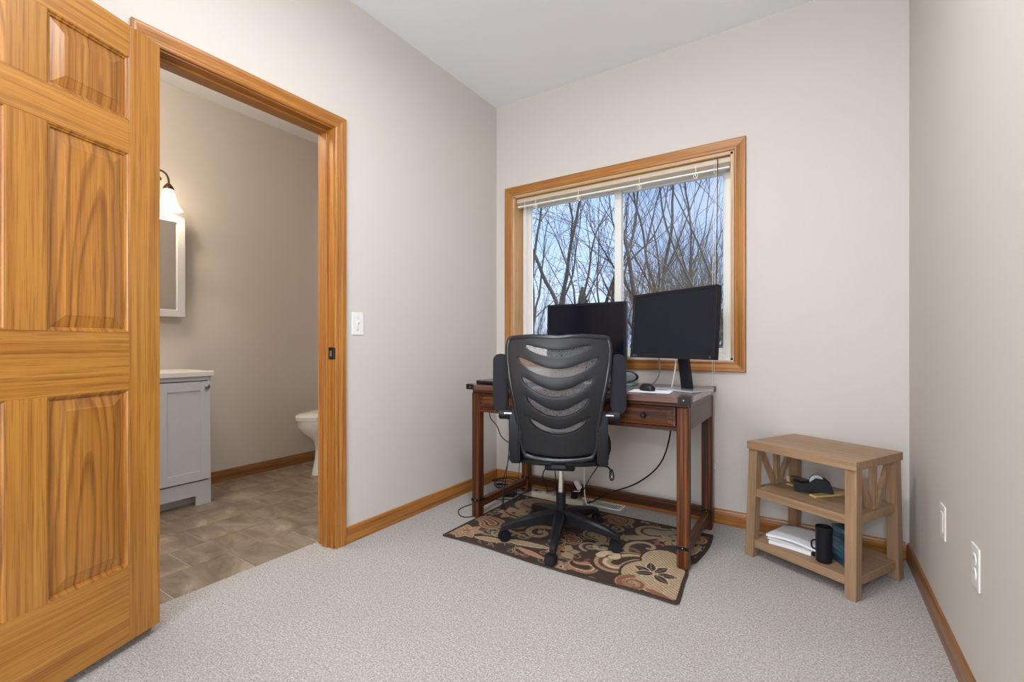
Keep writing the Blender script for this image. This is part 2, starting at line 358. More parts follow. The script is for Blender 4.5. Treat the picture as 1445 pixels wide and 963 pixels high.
# moulded casings (mitred)
CP = [(0, 0), (0, 0.010), (0.005, 0.0125), (0.012, 0.013), (0.016, 0.0105), (0.021, 0.0115), (0.036, 0.0155), (0.047, 0.0175), (0.055, 0.0175), (0.060, 0.014), (0.060, 0)]
def casing(parent, c, outs, n, mats, closed, name='casing'):
    c = [Vector(p) for p in c]; outs = [Vector(o) for o in outs]; n = Vector(n); k = len(c)
    for i in range(k if closed else k - 1):
        j = (i + 1) % k; m = bmesh.new()
        A = [m.verts.new(c[i] + outs[i] * w + n * t) for w, t in CP]; B = [m.verts.new(c[j] + outs[j] * w + n * t) for w, t in CP]
        for a in range(len(CP)): b = (a + 1) % len(CP); m.faces.new((A[a], A[b], B[b], B[a]))
        m.faces.new(A); m.faces.new(B[::-1]); bmesh.ops.recalc_face_normals(m, faces=m.faces[:])
        d = c[j] - c[i]; ax = 'XYZ'[max(range(3), key=lambda q: abs(d[q]))]
        q = MB(); q.merge(m); q.build(name, mats[ax], parent)
tr = thing('trim_1', 'honey oak casing and jamb around the bathroom doorway', 'door frame', (0, 0, 0), kind='structure')
R_ = 0.006
casing(tr, [(XL, DY0 - R_, 0.001), (XL, DY0 - R_, DZ + R_), (XL, DY1 + R_, DZ + R_), (XL, DY1 + R_, 0.001)], [(0, -1, 0), (0, -1, 1), (0, 1, 1), (0, 1, 0)], (1, 0, 0), trimw, False)
casing(tr, [(XL - WT, DY0 - R_, 0.001), (XL - WT, DY0 - R_, DZ + R_), (XL - WT, DY1 + R_, DZ + R_), (XL - WT, DY1 + R_, 0.001)], [(0, -1, 0), (0, -1, 1), (0, 1, 1), (0, 1, 0)], (-1, 0, 0), trimw, False)
jx0, jx1 = XL - WT - 0.0005, XL + 0.0005
MB().box(jx0, jx1, DY1, DY1 + 0.018, 0.001, DZ + 0.018).build('jamb', trimw['Z'], tr)
MB().box(jx0, jx1, DY0 - 0.018, DY0, 0.001, DZ + 0.018).build('jamb', trimw['Z'], tr)
MB().box(jx0, jx1, DY0, DY1, DZ, DZ + 0.018).build('jamb', trimw['Y'], tr)
sx0, sx1 = XL - 0.075, XL - 0.040
MB().box(sx0, sx1, DY1 - 0.011, DY1, 0.001, DZ - 0.011, 0.002, 2).build('door_stop', trimw['Z'], tr)
MB().box(sx0, sx1, DY0, DY0 + 0.011, 0.001, DZ - 0.011, 0.002, 2).build('door_stop', trimw['Z'], tr)
MB().box(sx0, sx1, DY0, DY1, DZ - 0.011, DZ, 0.002, 2).build('door_stop', trimw['Y'], tr)
sp = MB().box(XL - 0.034, XL + 0.003, DY1 - 0.002, DY1 + 0.0005, 0.925, 0.985, 0.0008); sp.box(XL + 0.001, XL + 0.0085, DY1 - 0.003, DY1 + 0.008, 0.928, 0.982, 0.0015)
st = sp.build('strike_plate', M['iron'], tr, label='black strike plate')
MB().box(XL - 0.026, XL - 0.012, DY1 - 0.0026, DY1 - 0.0019, 0.94, 0.968, 0.0003).build('strike_hole', M['nickel'], st)

# ------------------------------------------------------------------ open oak door (hinged on the near jamb, swung back)
dth = math.atan2(-0.932, 0.362)
door = thing('door_1', 'open honey oak six panel door swung back against left wall', 'door', (-1.9025, 0.673, 0), dth, kind='structure')
# local x runs from the hinge edge to the free edge, local -y.. the room face is at y=+ side
DW, DT, DZ0, DZ1 = 0.748, 0.035, 0.032, 2.040
# face normal towards the room must be (0.932, 0.362): rotate x->(0.362,-0.932) gives y->(0.932,0.362)
S = [(0.0, 0.104), (0.329, 0.419), (0.644, DW)]
rails = [(DZ0, 0.279), (0.853, 1.038), (1.622, 1.728), (1.936, DZ1)]
cols_ = [(0.104, 0.329), (0.419, 0.644)]
for s_ in (S[0], S[2]): MB().box(s_[0], s_[1], -DT, 0, DZ0, DZ1, 0.0015, 2).build('stile', oak['Z'], door)
for (z0, z1) in rails: MB().box(0.104, 0.644, -DT, -0.0003, z0, z1, 0.0008).build('rail', oak['X'], door)
rows = [(0.279, 0.853), (1.038, 1.622), (1.728, 1.936)]
for (z0, z1) in rows: MB().box(0.329, 0.419, -DT, -0.0004, z0, z1, 0.0008).build('mullion', oak['Z'], door)
pn = 0
def raised(parent, name, x0, x1, z0, z1, yf, mat, inset=0.010, slope=0.034, depth=0.009, axis_y=1):
    """a raised panel with a bevelled field: nested rectangles"""
    m = bmesh.new(); L = []
    for ins, y in ((0, yf - depth - 0.006), (0.0, yf - 0.0005), (0.0035, yf - 0.0015), (0.006, yf - 0.0050), (inset, yf - 0.0062), (inset + 0.001, yf - depth - 0.002), (inset + slope, yf - 0.0035), (inset + slope + 0.002, yf - 0.0022)):
        L.append([m.verts.new((x, y, z)) for x, z in ((x0 + ins, z0 + ins), (x1 - ins, z0 + ins), (x1 - ins, z1 - ins), (x0 + ins, z1 - ins))])
    for A, B in zip(L, L[1:]):
        for i in range(4): j = (i + 1) % 4; m.faces.new((A[i], A[j], B[j], B[i]))
    m.faces.new(L[-1]); m.faces.new(L[0][::-1]); bmesh.ops.recalc_face_normals(m, faces=m.faces[:])
    q = MB(); q.merge(m); return q.build(name, mat, parent)
for ci, (x0, x1) in enumerate(cols_):
    for ri, (z0, z1) in enumerate(rows):
        pn += 1
        cz = [0.36, 1.02, 1.75][ri]
        mt = wood('oak_panel_%d' % pn, (0.51, 0.235, 0.044), (0.44, 0.18, 0.027), (0.32, 0.11, 0.015), 'Z', ring=[17, 15, 16][ri], seed=pn * 2.7, contrast=0.8, flat=True,
                  centre=((x0 + x1) / 2 + [0.015, -0.01, -0.03][ri], -0.02, cz * 0.085))
        raised(door, 'panel', x0, x1, z0, z1, 0, mt)
        MB().box(x0, x1, -DT, -DT + 0.012, z0, z1).build('back_panel', mt, door)
# hinges on the near jamb
for z in (0.28, 1.05, 1.82):
    h = MB(); h.cyl((-0.006, -DT - 0.004, z - 0.045), (-0.006, -DT - 0.004, z + 0.045), 0.005, n=12); h.build('hinge', M['iron'], door)
kb = MB(); kb.cyl((0.688, -0.001, 0.98), (0.688, 0.006, 0.98), 0.032, n=24); kb.cyl((0.688, 0.006, 0.98), (0.688, 0.035, 0.98), 0.011, n=16)
kb.lathe([(0.011, 0), (0.024, 0.006), (0.029, 0.016), (0.024, 0.027), (0.0, 0.031)], mat=Matrix.Translation((0.688, 0.033, 0.98)) @ Matrix.Rotation(-pi / 2, 4, 'X'))
kb.build('door_knob', M['iron'], door, True)

# ------------------------------------------------------------------ window
win = thing('window_1', 'sliding window with oak casing and white frame above desk', 'window', (0, 0, 0), kind='structure')
casing(win, [(WX0 - R_, YB, WZ0 - R_), (WX0 - R_, YB, WZ1 + R_), (WX1 + R_, YB, WZ1 + R_), (WX1 + R_, YB, WZ0 - R_)], [(-1, 0, -1), (-1, 0, 1), (1, 0, 1), (1, 0, -1)], (0, -1, 0), trimw, True)
YV = 2.905
ol = {a: wood('oak_jamb_' + a, (0.70, 0.43, 0.19), (0.62, 0.35, 0.13), (0.48, 0.25, 0.08), a, seed=13) for a in 'XZ'}  # lighter than the casing oak: sunlight on the jamb put into its colour
MB().box(WX0 - 0.001, WX0 + 0.012, YB - 0.0005, YV, WZ0, WZ1).build('jamb', ol['Z'], win)
MB().box(WX1 - 0.012, WX1 + 0.001, YB - 0.0005, YV, WZ0, WZ1).build('jamb', ol['Z'], win)
MB().box(WX0, WX1, YB - 0.0005, YV, WZ1 - 0.012, WZ1 + 0.001).build('jamb', ol['X'], win)
MB().box(WX0, WX1, YB - 0.0005, YV, WZ0 - 0.001, WZ0 + 0.012).build('sill', M['vinyl'], win)
fx0, fx1, fz0, fz1 = WX0, WX1, WZ0, WZ1
fr = MB()
for a in ((fx0, fx0 + 0.055), (fx1 - 0.055, fx1)):
    fr.box(a[0], a[1], YV, YV + 0.07, fz0, fz1, 0.002)
fr.box(fx0 + 0.055, fx1 - 0.055, YV, YV + 0.07, fz0, fz0 + 0.035, 0.002); fr.box(fx0 + 0.055, fx1 - 0.055, YV, YV + 0.07, fz1 - 0.055, fz1, 0.002)
fr.box(fx0 + 0.022, fx0 + 0.030, YV - 0.006, YV, fz0, fz1); fr.box(fx0 + 0.045, fx0 + 0.052, YV - 0.006, YV, fz0, fz1)
fr.build('frame', M['vinyl'], win)
XM0, XM1 = -1.098, -1.050
def sash(x0, x1, y, w, wr, wl):
    s = MB(); z0, z1 = fz0 + 0.035, fz1 - 0.055
    s.box(x0, x0 + wl, y, y + 0.022, z0, z1, 0.002); s.box(x1 - wr, x1, y, y + 0.022, z0, z1, 0.002)
    s.box(x0 + wl, x1 - wr, y, y + 0.022, z0, z0 + w, 0.002); s.box(x0 + wl, x1 - wr, y, y + 0.022, z1 - 0.012, z1, 0.002)
    so = s.build('sash', M['vinyl'], win)
    MB().box(x0 + wl - 0.003, x1 - wr + 0.003, y + 0.009, y + 0.013, z0 + w - 0.003, z1 - 0.009).build('pane', M['glass'], so)
sash(fx0 + 0.052, XM1 - 0.002, YV + 0.008, 0.03, 0.046, 0.024)
sash(XM0 + 0.002, fx1 - 0.052, YV + 0.036, 0.03, 0.02, 0.042)
MB().box(XM1, fx1 - 0.055, YV + 0.062, YV + 0.0635, fz0 + 0.035, fz1 - 0.055).build('insect_screen', M['insect'], win)
# exterior wall face round the opening
m = MB(); z0 = -0.8
m.box(XL - 3, WX0 - 0.001, YB + 0.16, YB + 0.19, z0, 3.1); m.box(WX1 + 0.001, XR + 1.5, YB + 0.16, YB + 0.19, z0, 3.1); m.box(WX0 - 0.001, WX1 + 0.001, YB + 0.16, YB + 0.19, z0, WZ0); m.box(WX0 - 0.001, WX1 + 0.001, YB + 0.16, YB + 0.19, WZ1, 3.1)
struct('trim_2', m, M['siding'], 'exterior siding around the window, seen past the frame', 'siding')

# raised mini blind
bl = thing('window_blind', 'cream mini blind fully raised under the window head', 'blind', (0, 0, 0))
bx0, bx1 = WX0 + 0.015, WX1 - 0.015
MB().box(bx0, bx1, 2.815, 2.84, 2.018, 2.048, 0.002).build('headrail', M['blind'], bl)
sl = MB()
for k in range(9): sl.box(bx0 + 0.004, bx1 - 0.004, 2.816, 2.841, 2.0155 - k * 0.0021, 2.0163 - k * 0.0021)
sl.build('slat_stack', M['blind'], bl, kind='stuff')
MB().box(bx0 + 0.004, bx1 - 0.004, 2.814, 2.839, 1.985, 1.996, 0.003, 2).build('bottom_rail', M['vinyl'], bl)
for x in (-1.64, -1.31, -0.90, -0.57):
    c = MB().box(x - 0.002, x + 0.002, 2.812, 2.8135, 1.975, 2.03)
    pts = [(x + 0.012 * math.cos(t), 2.811, 1.972 + 0.013 * math.sin(t)) for t in np.linspace(0, 2 * pi, 9)]
    c.tube(pts, 0.0022, 6, 1); c.tube([(x - 0.006, 2.811, 1.985), (x + 0.009, 2.811, 1.95)], 0.0022, 6, 0); c.build('ladder_cord', M['cord'], bl)
MB().tube([(-1.727, 2.811, 2.03), (-1.727, 2.809, 1.5), (-1.724, 2.808, 1.08)], 0.0022, 6).build('tilt_wand', M['vinyl'], bl)
MB().tube([(-0.452, 2.808, 2.03), (-0.452, 2.80, 1.99), (-0.455, 2.80, 1.5), (-0.458, 2.80, 1.20)], 0.0022, 6).build('wand', M['bronze'], bl)
pc = MB()
for dx in (-0.006, 0.005): pc.tube([(-0.462 + dx, 2.805, 2.03), (-0.464 + dx, 2.768, 1.5), (-0.467 + dx, 2.764, 0.9), (-0.466 + dx * 0.4, 2.766, 0.36)], 0.0012, 5)
pco = pc.build('pull_cord', M['cord'], bl)
t = MB()
for dx, dz in ((-0.010, 0.0), (0.006, -0.012)): t.lathe([(0, 0.034), (0.003, 0.03), (0.006, 0.004), (0, 0)], (-0.466 + dx, 2.766, 0.315 + dz), 10)
t.build('cord_tassel', M['cord'], pco)

# ------------------------------------------------------------------ wall plates
def plate(name, label, cat, loc, rz, kind):
    p = thing(name, label, cat, loc, rz)      # local: faces +y
    MB().box(-0.036, 0.036, 0, 0.005, -0.058, 0.058, 0.0025, 2).build('cover_plate', M['white'], p)
    if kind == 'toggle':
        tg = MB().box(-0.005, 0.005, 0.004, 0.0065, -0.013, 0.013, 0.0005); tg.box(-0.004, 0.004, 0.005, 0.017, 0.000, 0.010, 0.001, rot=Matrix.Rotation(0.35, 4, 'X')); tg.build('toggle', M['white'], p)
        MB().cyl((0, 0.0048, -0.031), (0, 0.0058, -0.031), 0.003, n=10).build('screw', M['nickel'], p)
        MB().cyl((0, 0.0048, 0.031), (0, 0.0058, 0.031), 0.003, n=10).build('screw', M['nickel'], p)
    elif kind == 'outlet':
        for z in (0.02, -0.02):
            r = MB().cyl((0, 0.0045, z), (0, 0.0068, z), 0.0165, n=20).build('receptacle', M['white'], p)
            sl = MB()
            for x in (-0.006, 0.006): sl.box(x - 0.001, x + 0.001, 0.0066, 0.0071, z, z + 0.008)
            sl.build('slot', M['grey'], r)
    else:
        MB().box(-0.0165, 0.0165, 0.0045, 0.007, -0.033, 0.033, 0.001).build('insert', M['white'], p)
    return p
plate('light_switch', 'white toggle switch plate beside the doorway', 'light switch', (XL, 1.547, 1.105), -pi / 2, 'toggle')
plate('wall_outlet', 'white decorator outlet plate on right wall, nearer the table', 'outlet', (XR, 2.112, 0.397), pi / 2, 'decor')
plate('wall_outlet', 'white duplex outlet plate on right wall, nearest the camera', 'outlet', (XR, 1.733, 0.397), pi / 2, 'outlet')

# floor register
rg = thing('floor_vent', 'white slotted floor register in the carpet behind chair', 'vent', (-1.115, 2.712, 0.0), 0)
m = MB(); x0, x1, y0, y1 = -0.145, 0.145, -0.05, 0.05
m.box(x0, x1, y0, y0 + 0.014, 0, 0.006, 0.001); m.box(x0, x1, y1 - 0.014, y1, 0, 0.006, 0.001); m.box(x0, x0 + 0.018, y0 + 0.014, y1 - 0.014, 0, 0.006, 0.001); m.box(x1 - 0.018, x1, y0 + 0.014, y1 - 0.014, 0, 0.006, 0.001)
m.build('frame', M['white'], rg)
MB().box(x0 + 0.018, x1 - 0.018, y0 + 0.014, y1 - 0.014, 0.0001, 0.001).build('duct', M['black'], rg)
pm = MB().box(-0.0025, 0.0025, y0 + 0.014, y1 - 0.014, 0.001, 0.0055).build('slat', M['white'], rg)
for i in range(19):
    o = pm if i == 0 else pm.copy()
    if i: COL.objects.link(o); o.parent = rg
    o.location = (x0 + 0.028 + i * 0.013, 0, 0)

# ------------------------------------------------------------------ rug
RX, RY, RW, RH = -1.616, 1.814, 1.174, 0.765
NX, NY = 430, 280
u = np.linspace(0, RW, NX); v = np.linspace(0, RH, NY); U, V_ = np.meshgrid(u, v)
rng = np.random.default_rng(5)
BR = np.array([0.050, 0.027, 0.018]); TAN = np.array([0.36, 0.25, 0.145]); LT = np.array([0.55, 0.43, 0.28]); RD = np.array([0.26, 0.095, 0.055]); PK = np.array([0.38, 0.22, 0.14]); GR = np.array([0.24, 0.20, 0.15]); DK = np.array([0.022, 0.013, 0.010])
C = np.ones((NY, NX, 3)) * BR
def put(mask, col): C[mask] = col
def frame_uv(cx, cy, ang):
    a = math.radians(ang); dx = U - cx; dy = V_ - cy
    return dx * math.cos(a) + dy * math.sin(a), -dx * math.sin(a) + dy * math.cos(a)
def leaf(cx, cy, ang, L, Wd, col, rim=None, rw=0.006, vein=None):
    x, y = frame_uv(cx, cy, ang); t = np.clip((x + L / 2) / L, 0, 1); w = Wd * np.sin(pi * t ** 0.8) ** 0.9
    ins = (np.abs(x) < L / 2) & (np.abs(y) < w)
    if rim is not None: put(ins, rim)
    put((np.abs(x) < L / 2 - rw) & (np.abs(y) < w - rw), col)
    if vein is not None: put((np.abs(x) < L / 2 - rw * 2) & (np.abs(y) < 0.0022), vein)
def paisley(cx, cy, ang, R, cols, flip=1, tail=2.3, nd=0):
    """a teardrop with a curling tail drawn as nested outlines"""
    x, y = frame_uv(cx, cy, ang); y = y * flip
    for k, c in enumerate(cols):
        r = R * (1 - 0.16 * k)
        m = np.hypot(x, y) < r
        for t in np.linspace(0, 1, 46):
            th = t * 2.1; px = tail * R * 0.62 * math.sin(th) * 1.0; py = -tail * R * 0.36 * (1 - math.cos(th)) + 0
            rr = r * (1 - t) ** 0.8 * 0.98
            if rr > 0.001: m |= np.hypot(x - px, y + py) < rr
        put(m, c)
    for a in range(nd):
        put(np.hypot(x - R * 0.45 * math.cos(a * 2 * pi / nd), y - R * 0.45 * math.sin(a * 2 * pi / nd)) < R * 0.085, DK)
def spiral(cx, cy, r0, turns, w, col, ang=0, flip=1, rim=None, growth=1.0):
    n = int(60 * turns)
    P = []
    for k in range(n):
        t = k / n; a = math.radians(ang) + flip * t * turns * 2 * pi; r = r0 * t ** growth; P.append((cx + r * math.cos(a), cy + r * math.sin(a), w * (0.55 + 0.6 * t)))
    if rim is not None:
        for x, y, ww in P: put(np.hypot(U - x, V_ - y) < ww + 0.0045, rim)
    for x, y, ww in P: put(np.hypot(U - x, V_ - y) < ww, col)
def flower(cx, cy, R, n, col, rim, core, ang=0, wd=0.34):
    for k in range(n):
        a = ang + k * 360 / n; leaf(cx + R * 0.55 * math.cos(math.radians(a)), cy + R * 0.55 * math.sin(math.radians(a)), a, R, R * wd, col, rim, 0.004)
    put(np.hypot(U - cx, V_ - cy) < R * 0.25, core); put(np.hypot(U - cx, V_ - cy) < R * 0.13, DK)
# background sprigs
for k in range(150):
    cx, cy = rng.uniform(0, RW), rng.uniform(0, RH); c = [TAN, GR, RD, PK][k % 4]
    if k % 2: spiral(cx, cy, rng.uniform(0.02, 0.04), 1.4, 0.003, c * 0.8, rng.uniform(0, 360), rng.choice([-1, 1]))
    else: leaf(cx, cy, rng.uniform(0, 360), rng.uniform(0.05, 0.10), 0.010, c * 0.75)
for k in range(34):
    cx, cy = (k * 0.6180339) % 1.0 * RW, (k * 0.3819 * 1.7 + 0.1) % 1.0 * RH; c = [TAN, GR, PK, TAN * 0.7, RD][k % 5]
    if k % 3 == 0: flower(cx, cy, 0.045, 6, c, BR, DK, k * 20, 0.36)
    elif k % 3 == 1: spiral(cx, cy, 0.055, 1.7, 0.0055, c, k * 50, 1 - 2 * (k % 2), GR * 0.6)
    else: paisley(cx, cy, k * 70, 0.032, [c, DK, c * 1.2, BR], 1 - 2 * (k % 2), 2.2, 5)
# big motifs, left to right
flower(0.07, 0.10, 0.09, 7, PK, LT, RD, 20, 0.30); flower(0.06, 0.07, 0.05, 6, TAN, RD, LT, 0)
paisley(0.13, 0.26, 140, 0.075, [TAN, RD, PK, BR, TAN, RD], 1, 2.0, 0)
leaf(0.25, 0.085, 12, 0.20, 0.026, TAN, LT, 0.005, GR); leaf(0.43, 0.145, 10, 0.27, 0.026, TAN, LT, 0.005, GR)
spiral(0.23, 0.165, 0.035, 1.6, 0.006, TAN, 90, 1)
spiral(0.41, 0.30, 0.085, 1.35, 0.013, TAN, 200, -1, GR); leaf(0.30, 0.225, -8, 0.20, 0.012, GR, TAN)
flower(0.14, 0.46, 0.10, 6, TAN, RD, PK, 15); paisley(0.15, 0.64, 70, 0.10, [GR, TAN * 0.8, RD, TAN * 0.7, PK * 0.8], -1, 1.8)
spiral(0.30, 0.42, 0.06, 1.5, 0.009, GR, 0, 1, TAN * 0.7)
flower(0.39, 0.53, 0.09, 8, GR, TAN, PK, 10); leaf(0.50, 0.07, -10, 0.20, 0.020, PK, TAN, 0.005)
flower(0.61, 0.17, 0.085, 6, TAN, BR, PK, 30, 0.42); flower(0.67, 0.035, 0.06, 6, PK, BR, LT, 10, 0.42)
paisley(0.60, 0.31, 120, 0.045, [TAN, BR, PK, RD], 1, 2.0, 5)
paisley(0.66, 0.44, -20, 0.062, [TAN, BR, GR, TAN], -1, 2.2, 6)
spiral(0.755, 0.315, 0.070, 1.5, 0.011, TAN, 120, -1, GR)
spiral(0.50, 0.66, 0.09, 2.0, 0.009, PK, 50, 1, GR); spiral(0.70, 0.69, 0.085, 2.3, 0.009, RD, 80, 1, TAN * 0.85)
paisley(0.77, 0.085, 200, 0.055, [PK, RD, LT, RD, BR], -1, 2.0)
# great paisley near the front right
paisley(0.865, 0.20, 75, 0.118, [BR, TAN, RD * 0.6, LT, TAN, BR], -1, 1.6); spiral(0.825, 0.245, 0.05, 1.0, 0.020, LT, 200, 1, BR)
for k in range(16):
    a = math.radians(-150 + k * 17); leaf(0.885 + 0.075 * math.cos(a), 0.18 + 0.075 * math.sin(a), math.degrees(a), 0.05, 0.0035, GR)
# big tan leaf field with dark flower, front right corner
m_ = (np.hypot((U - 1.10) / 1.25, V_ - 0.17) < 0.155) | (np.hypot(U - 1.03, (V_ - 0.34) / 1.2) < 0.085) | (np.hypot(U - 1.13, V_ - 0.30) < 0.09)
mr = (np.hypot((U - 1.10) / 1.25, V_ - 0.17) < 0.165) | (np.hypot(U - 1.03, (V_ - 0.34) / 1.2) < 0.095) | (np.hypot(U - 1.13, V_ - 0.30) < 0.10)
put(mr, BR); put(m_, TAN)
st_ = m_ & (np.sin((U * 0.8 + V_) * 330) > 0.3); put(st_, LT * 0.95)
for a, rr in ((60, 0.075), (10, 0.085), (-35, 0.075), (110, 0.08), (160, 0.07), (205, 0.05)):
    leaf(1.035 + rr * 0.8 * math.cos(math.radians(a)), 0.185 + rr * 0.8 * math.sin(math.radians(a)), a, 0.098, 0.027, DK * 2.2, LT, 0.0065, GR)
spiral(0.985, 0.055, 0.062, 1.8, 0.012, RD, 30, -1, TAN); spiral(0.985, 0.055, 0.03, 1.2, 0.006, PK, 30, -1); leaf(1.10, 0.025, -15, 0.14, 0.018, RD, PK, 0.004)
spiral(0.94, 0.42, 0.11, 0.75, 0.008, TAN, -40, 1, GR); paisley(0.90, 0.63, 10, 0.085, [GR, TAN * 0.75, BR, TAN * 0.75, GR], 1, 2.0)
leaf(0.86, 0.52, 30, 0.22, 0.03, GR, TAN * 0.8); flower(1.02, 0.58, 0.08, 7, TAN * 0.8, BR, GR, 0); paisley(1.10, 0.66, 200, 0.06, [TAN, RD, PK, RD], 1, 2.0); leaf(1.12, 0.50, 70, 0.16, 0.03, TAN, LT)
C *= rng.uniform(0.72, 1.22, (NY, NX, 1)); C = np.clip(C * 1.05, 0, 1)
eb = 0.011
put((U < eb) | (U > RW - eb) | (V_ < eb) | (V_ > RH - eb), BR * 0.85)
# warp: bunched right edge by the desk leg, wavy front edge
bx = 0.020 * np.exp(-((V_ - 0.33) / 0.035) ** 2) * np.clip((U - RW + 0.12) / 0.12, 0, 1)
PX = RX + U - 0.030 * bx / 0.020 + 0.008 * (V_ / RH) * 0 + 0.012 * np.clip((U - 0.9) / 0.27, 0, 1) * np.sin(V_ * 9 + 2.2) * (V_ > 0)
PY = RY + V_ + 0.006 * np.sin(U * 7.5) * (1 - V_ / RH)
PZ = 0.0065 + 0.0045 * np.exp(-((V_) / 0.05) ** 2) * (np.sin(U * 10.5 - 1.0) > -9) * np.clip(np.sin(U * 8.0 - 0.6), 0, 1) + 0.0012 * rng.random((NY, NX))
PZ += 0.007 * np.exp(-((V_ - 0.37) / 0.03) ** 2) * np.clip((U - RW + 0.05) / 0.05, 0, 1)
vs = np.stack([PX, PY, PZ], -1).reshape(-1, 3)
idx = np.arange(NX * NY).reshape(NY, NX)
fs = np.stack([idx[:-1, :-1], idx[:-1, 1:], idx[1:, 1:], idx[1:, :-1]], -1).reshape(-1, 4)
me = D.meshes.new('rug'); me.vertices.add(len(vs)); me.vertices.foreach_set('co', vs.ravel()); me.loops.add(fs.size); me.loops.foreach_set('vertex_index', fs.ravel())
me.polygons.add(len(fs)); me.polygons.foreach_set('loop_start', np.arange(0, fs.size, 4)); me.update(calc_edges=True)
ca = me.color_attributes.new('print', 'FLOAT_COLOR', 'POINT'); ca.data.foreach_set('color', np.concatenate([C.reshape(-1, 3), np.ones((NX * NY, 1))], 1).ravel().astype(np.float32))
q = NM('rug_pile', (0.1, 0.1, 0.1), 0.95); at = q.n('ShaderNodeAttribute', attribute_name='print'); nz = q.noise(q.obj(), 450, 2, 0.8)
q.col(q.mix(0.5, at.outputs['Color'], q.ramp(nz, [(0.3, (0.55, 0.55, 0.55)), (0.7, (1.35, 1.35, 1.35))]), 'MULTIPLY')); q.bump(nz, 0.003, 0.7)
me.materials.append(q.m)
rug = D.objects.new('area_rug', me); COL.objects.link(rug); tag(rug, 'brown and tan paisley area rug under the desk and chair', 'rug')
bd = MB()
def edge(ix): return [Vector((PX[j, i], PY[j, i], max(PZ[j, i] - 0.0022, 0.0035))) for j, i in ix]
ring_ = [(0, i) for i in range(0, NX, 8)] + [(j, NX - 1) for j in range(0, NY, 6)] + [(NY - 1, i) for i in range(NX - 1, 0, -8)] + [(j, 0) for j in range(NY - 1, -1, -6)]
bd.tube(edge(ring_), 0.0035, 6, 0); bd.build('binding', plain('rug_binding', (0.045, 0.026, 0.018), 0.9, var=0.3, sc=400), rug, True)

# ------------------------------------------------------------------ writing desk
desk = thing('writing_desk', 'dark walnut writing desk with iron corner caps under window', 'desk', (-1.057, 2.405, 0), 0)
hx, hy, LW = 0.600, 0.298, 0.052
def dark_leg(sxn, syn, z0):
    x, y = sxn * (hx - LW / 2), syn * (hy - LW / 2)
    l = MB().box(x - LW / 2, x + LW / 2, y - LW / 2, y + LW / 2, z0, 0.722, 0.005, 1).build('leg', deskw['Z'], desk)
    MB().box(x - LW / 2 - 0.0012, x + LW / 2 + 0.0012, y - LW / 2 - 0.0012, y + LW / 2 + 0.0012, 0.092, 0.110, 0.001).build('iron_band', M['iron'], l)
    MB().lathe([(0.0, 0.003), (0.002, 0.0024), (0.0035, 0)], n=10, mat=Matrix.Translation((x, y - LW / 2 - 0.0012, 0.101)) @ Matrix.Rotation(pi / 2, 4, 'X')).build('stud', M['nickel'], l)
dark_leg(-1, -1, 0.0005); dark_leg(1, -1, 0.010); dark_leg(-1, 1, 0.0005); dark_leg(1, 1, 0.0005)
tm = wood('desk_top_wood', (0.16, 0.058, 0.032), (0.10, 0.036, 0.020), (0.045, 0.016, 0.010), 'X', seed=21, rough=0.30, contrast=0.4)
tm.node_tree.nodes['Principled BSDF'].inputs['Coat Weight'].default_value = 1.0; tm.node_tree.nodes['Principled BSDF'].inputs['Coat Roughness'].default_value = 0.26; tm.node_tree.nodes['Principled BSDF'].inputs['Coat IOR'].default_value = 1.6
top = MB()
for k in range(5):
    w = 0.632 / 5; top.box(-0.612, 0.612, -0.330 + k * w + 0.0004, -0.330 + (k + 1) * w - 0.0004, 0.742, 0.770, 0.0012)
top = top.build('desk_top', tm, desk)
for sx_ in (-1, 1):
    for y_ in (-0.330, 0.302):
        s_ = 1 if y_ < 0 else -1; x_ = sx_ * 0.612
        xa, xb = sorted((x_ + sx_ * 0.0015, x_ - sx_ * 0.05)); ya, yb = sorted((y_ - s_ * 0.0015, y_ + s_ * 0.05))
        cp = MB(); cp.box(xa, xb, *sorted((y_ - s_ * 0.0015, y_)), 0.7415, 0.7712); cp.box(*sorted((x_, x_ + sx_ * 0.0015)), ya, yb, 0.7415, 0.7712)
        c = cp.build('corner_cap', M['iron'], desk)
        MB().lathe([(0.0, 0.003), (0.003, 0.0024), (0.0045, 0)], n=10, mat=Matrix.Translation((x_ - sx_ * 0.026, y_ - s_ * 0.0015, 0.756)) @ Matrix.Rotation(s_ * pi / 2, 4, 'X')).build('stud', M['nickel'], c)
# rails under the top
MB().box(-hx + 0.004, hx - 0.004, -hy + 0.004, -hy + 0.05, 0.722, 0.7418, 0.001).build('top_rail', deskw['X'], desk)
MB().box(-hx + LW, hx - LW, -hy + 0.006, -hy + 0.028, 0.612, 0.628, 0.001).build('bottom_rail', deskw['X'], desk)
MB().box(-hx + LW, hx - LW, hy - 0.03, hy - 0.010, 0.612, 0.7418, 0.001).build('back_apron', deskw['X'], desk)
for s_ in (-1, 1):
    MB().box(s_ * (hx - 0.010) - 0.009, s_ * (hx - 0.010) + 0.009, -hy + LW, hy - LW, 0.615, 0.7418, 0.001).build('side_apron', wood('desk_side_%d' % (s_ + 1), (0.13, 0.075, 0.052), (0.085, 0.048, 0.034), (0.04, 0.022, 0.016), 'Y', seed=30 + s_, rough=0.4), desk)
    MB().box(s_ * (hx - 0.026) - 0.014, s_ * (hx - 0.026) + 0.014, -hy + LW, hy - LW, 0.052, 0.098, 0.002).build('side_stretcher', deskw['Y'], desk)
    MB().box(s_ * (hx - 0.026) - 0.014, s_ * (hx - 0.026) + 0.014, -hy + 0.052, hy - 0.052, 0.722, 0.7418, 0.001).build('top_rail', deskw['Y'], desk)
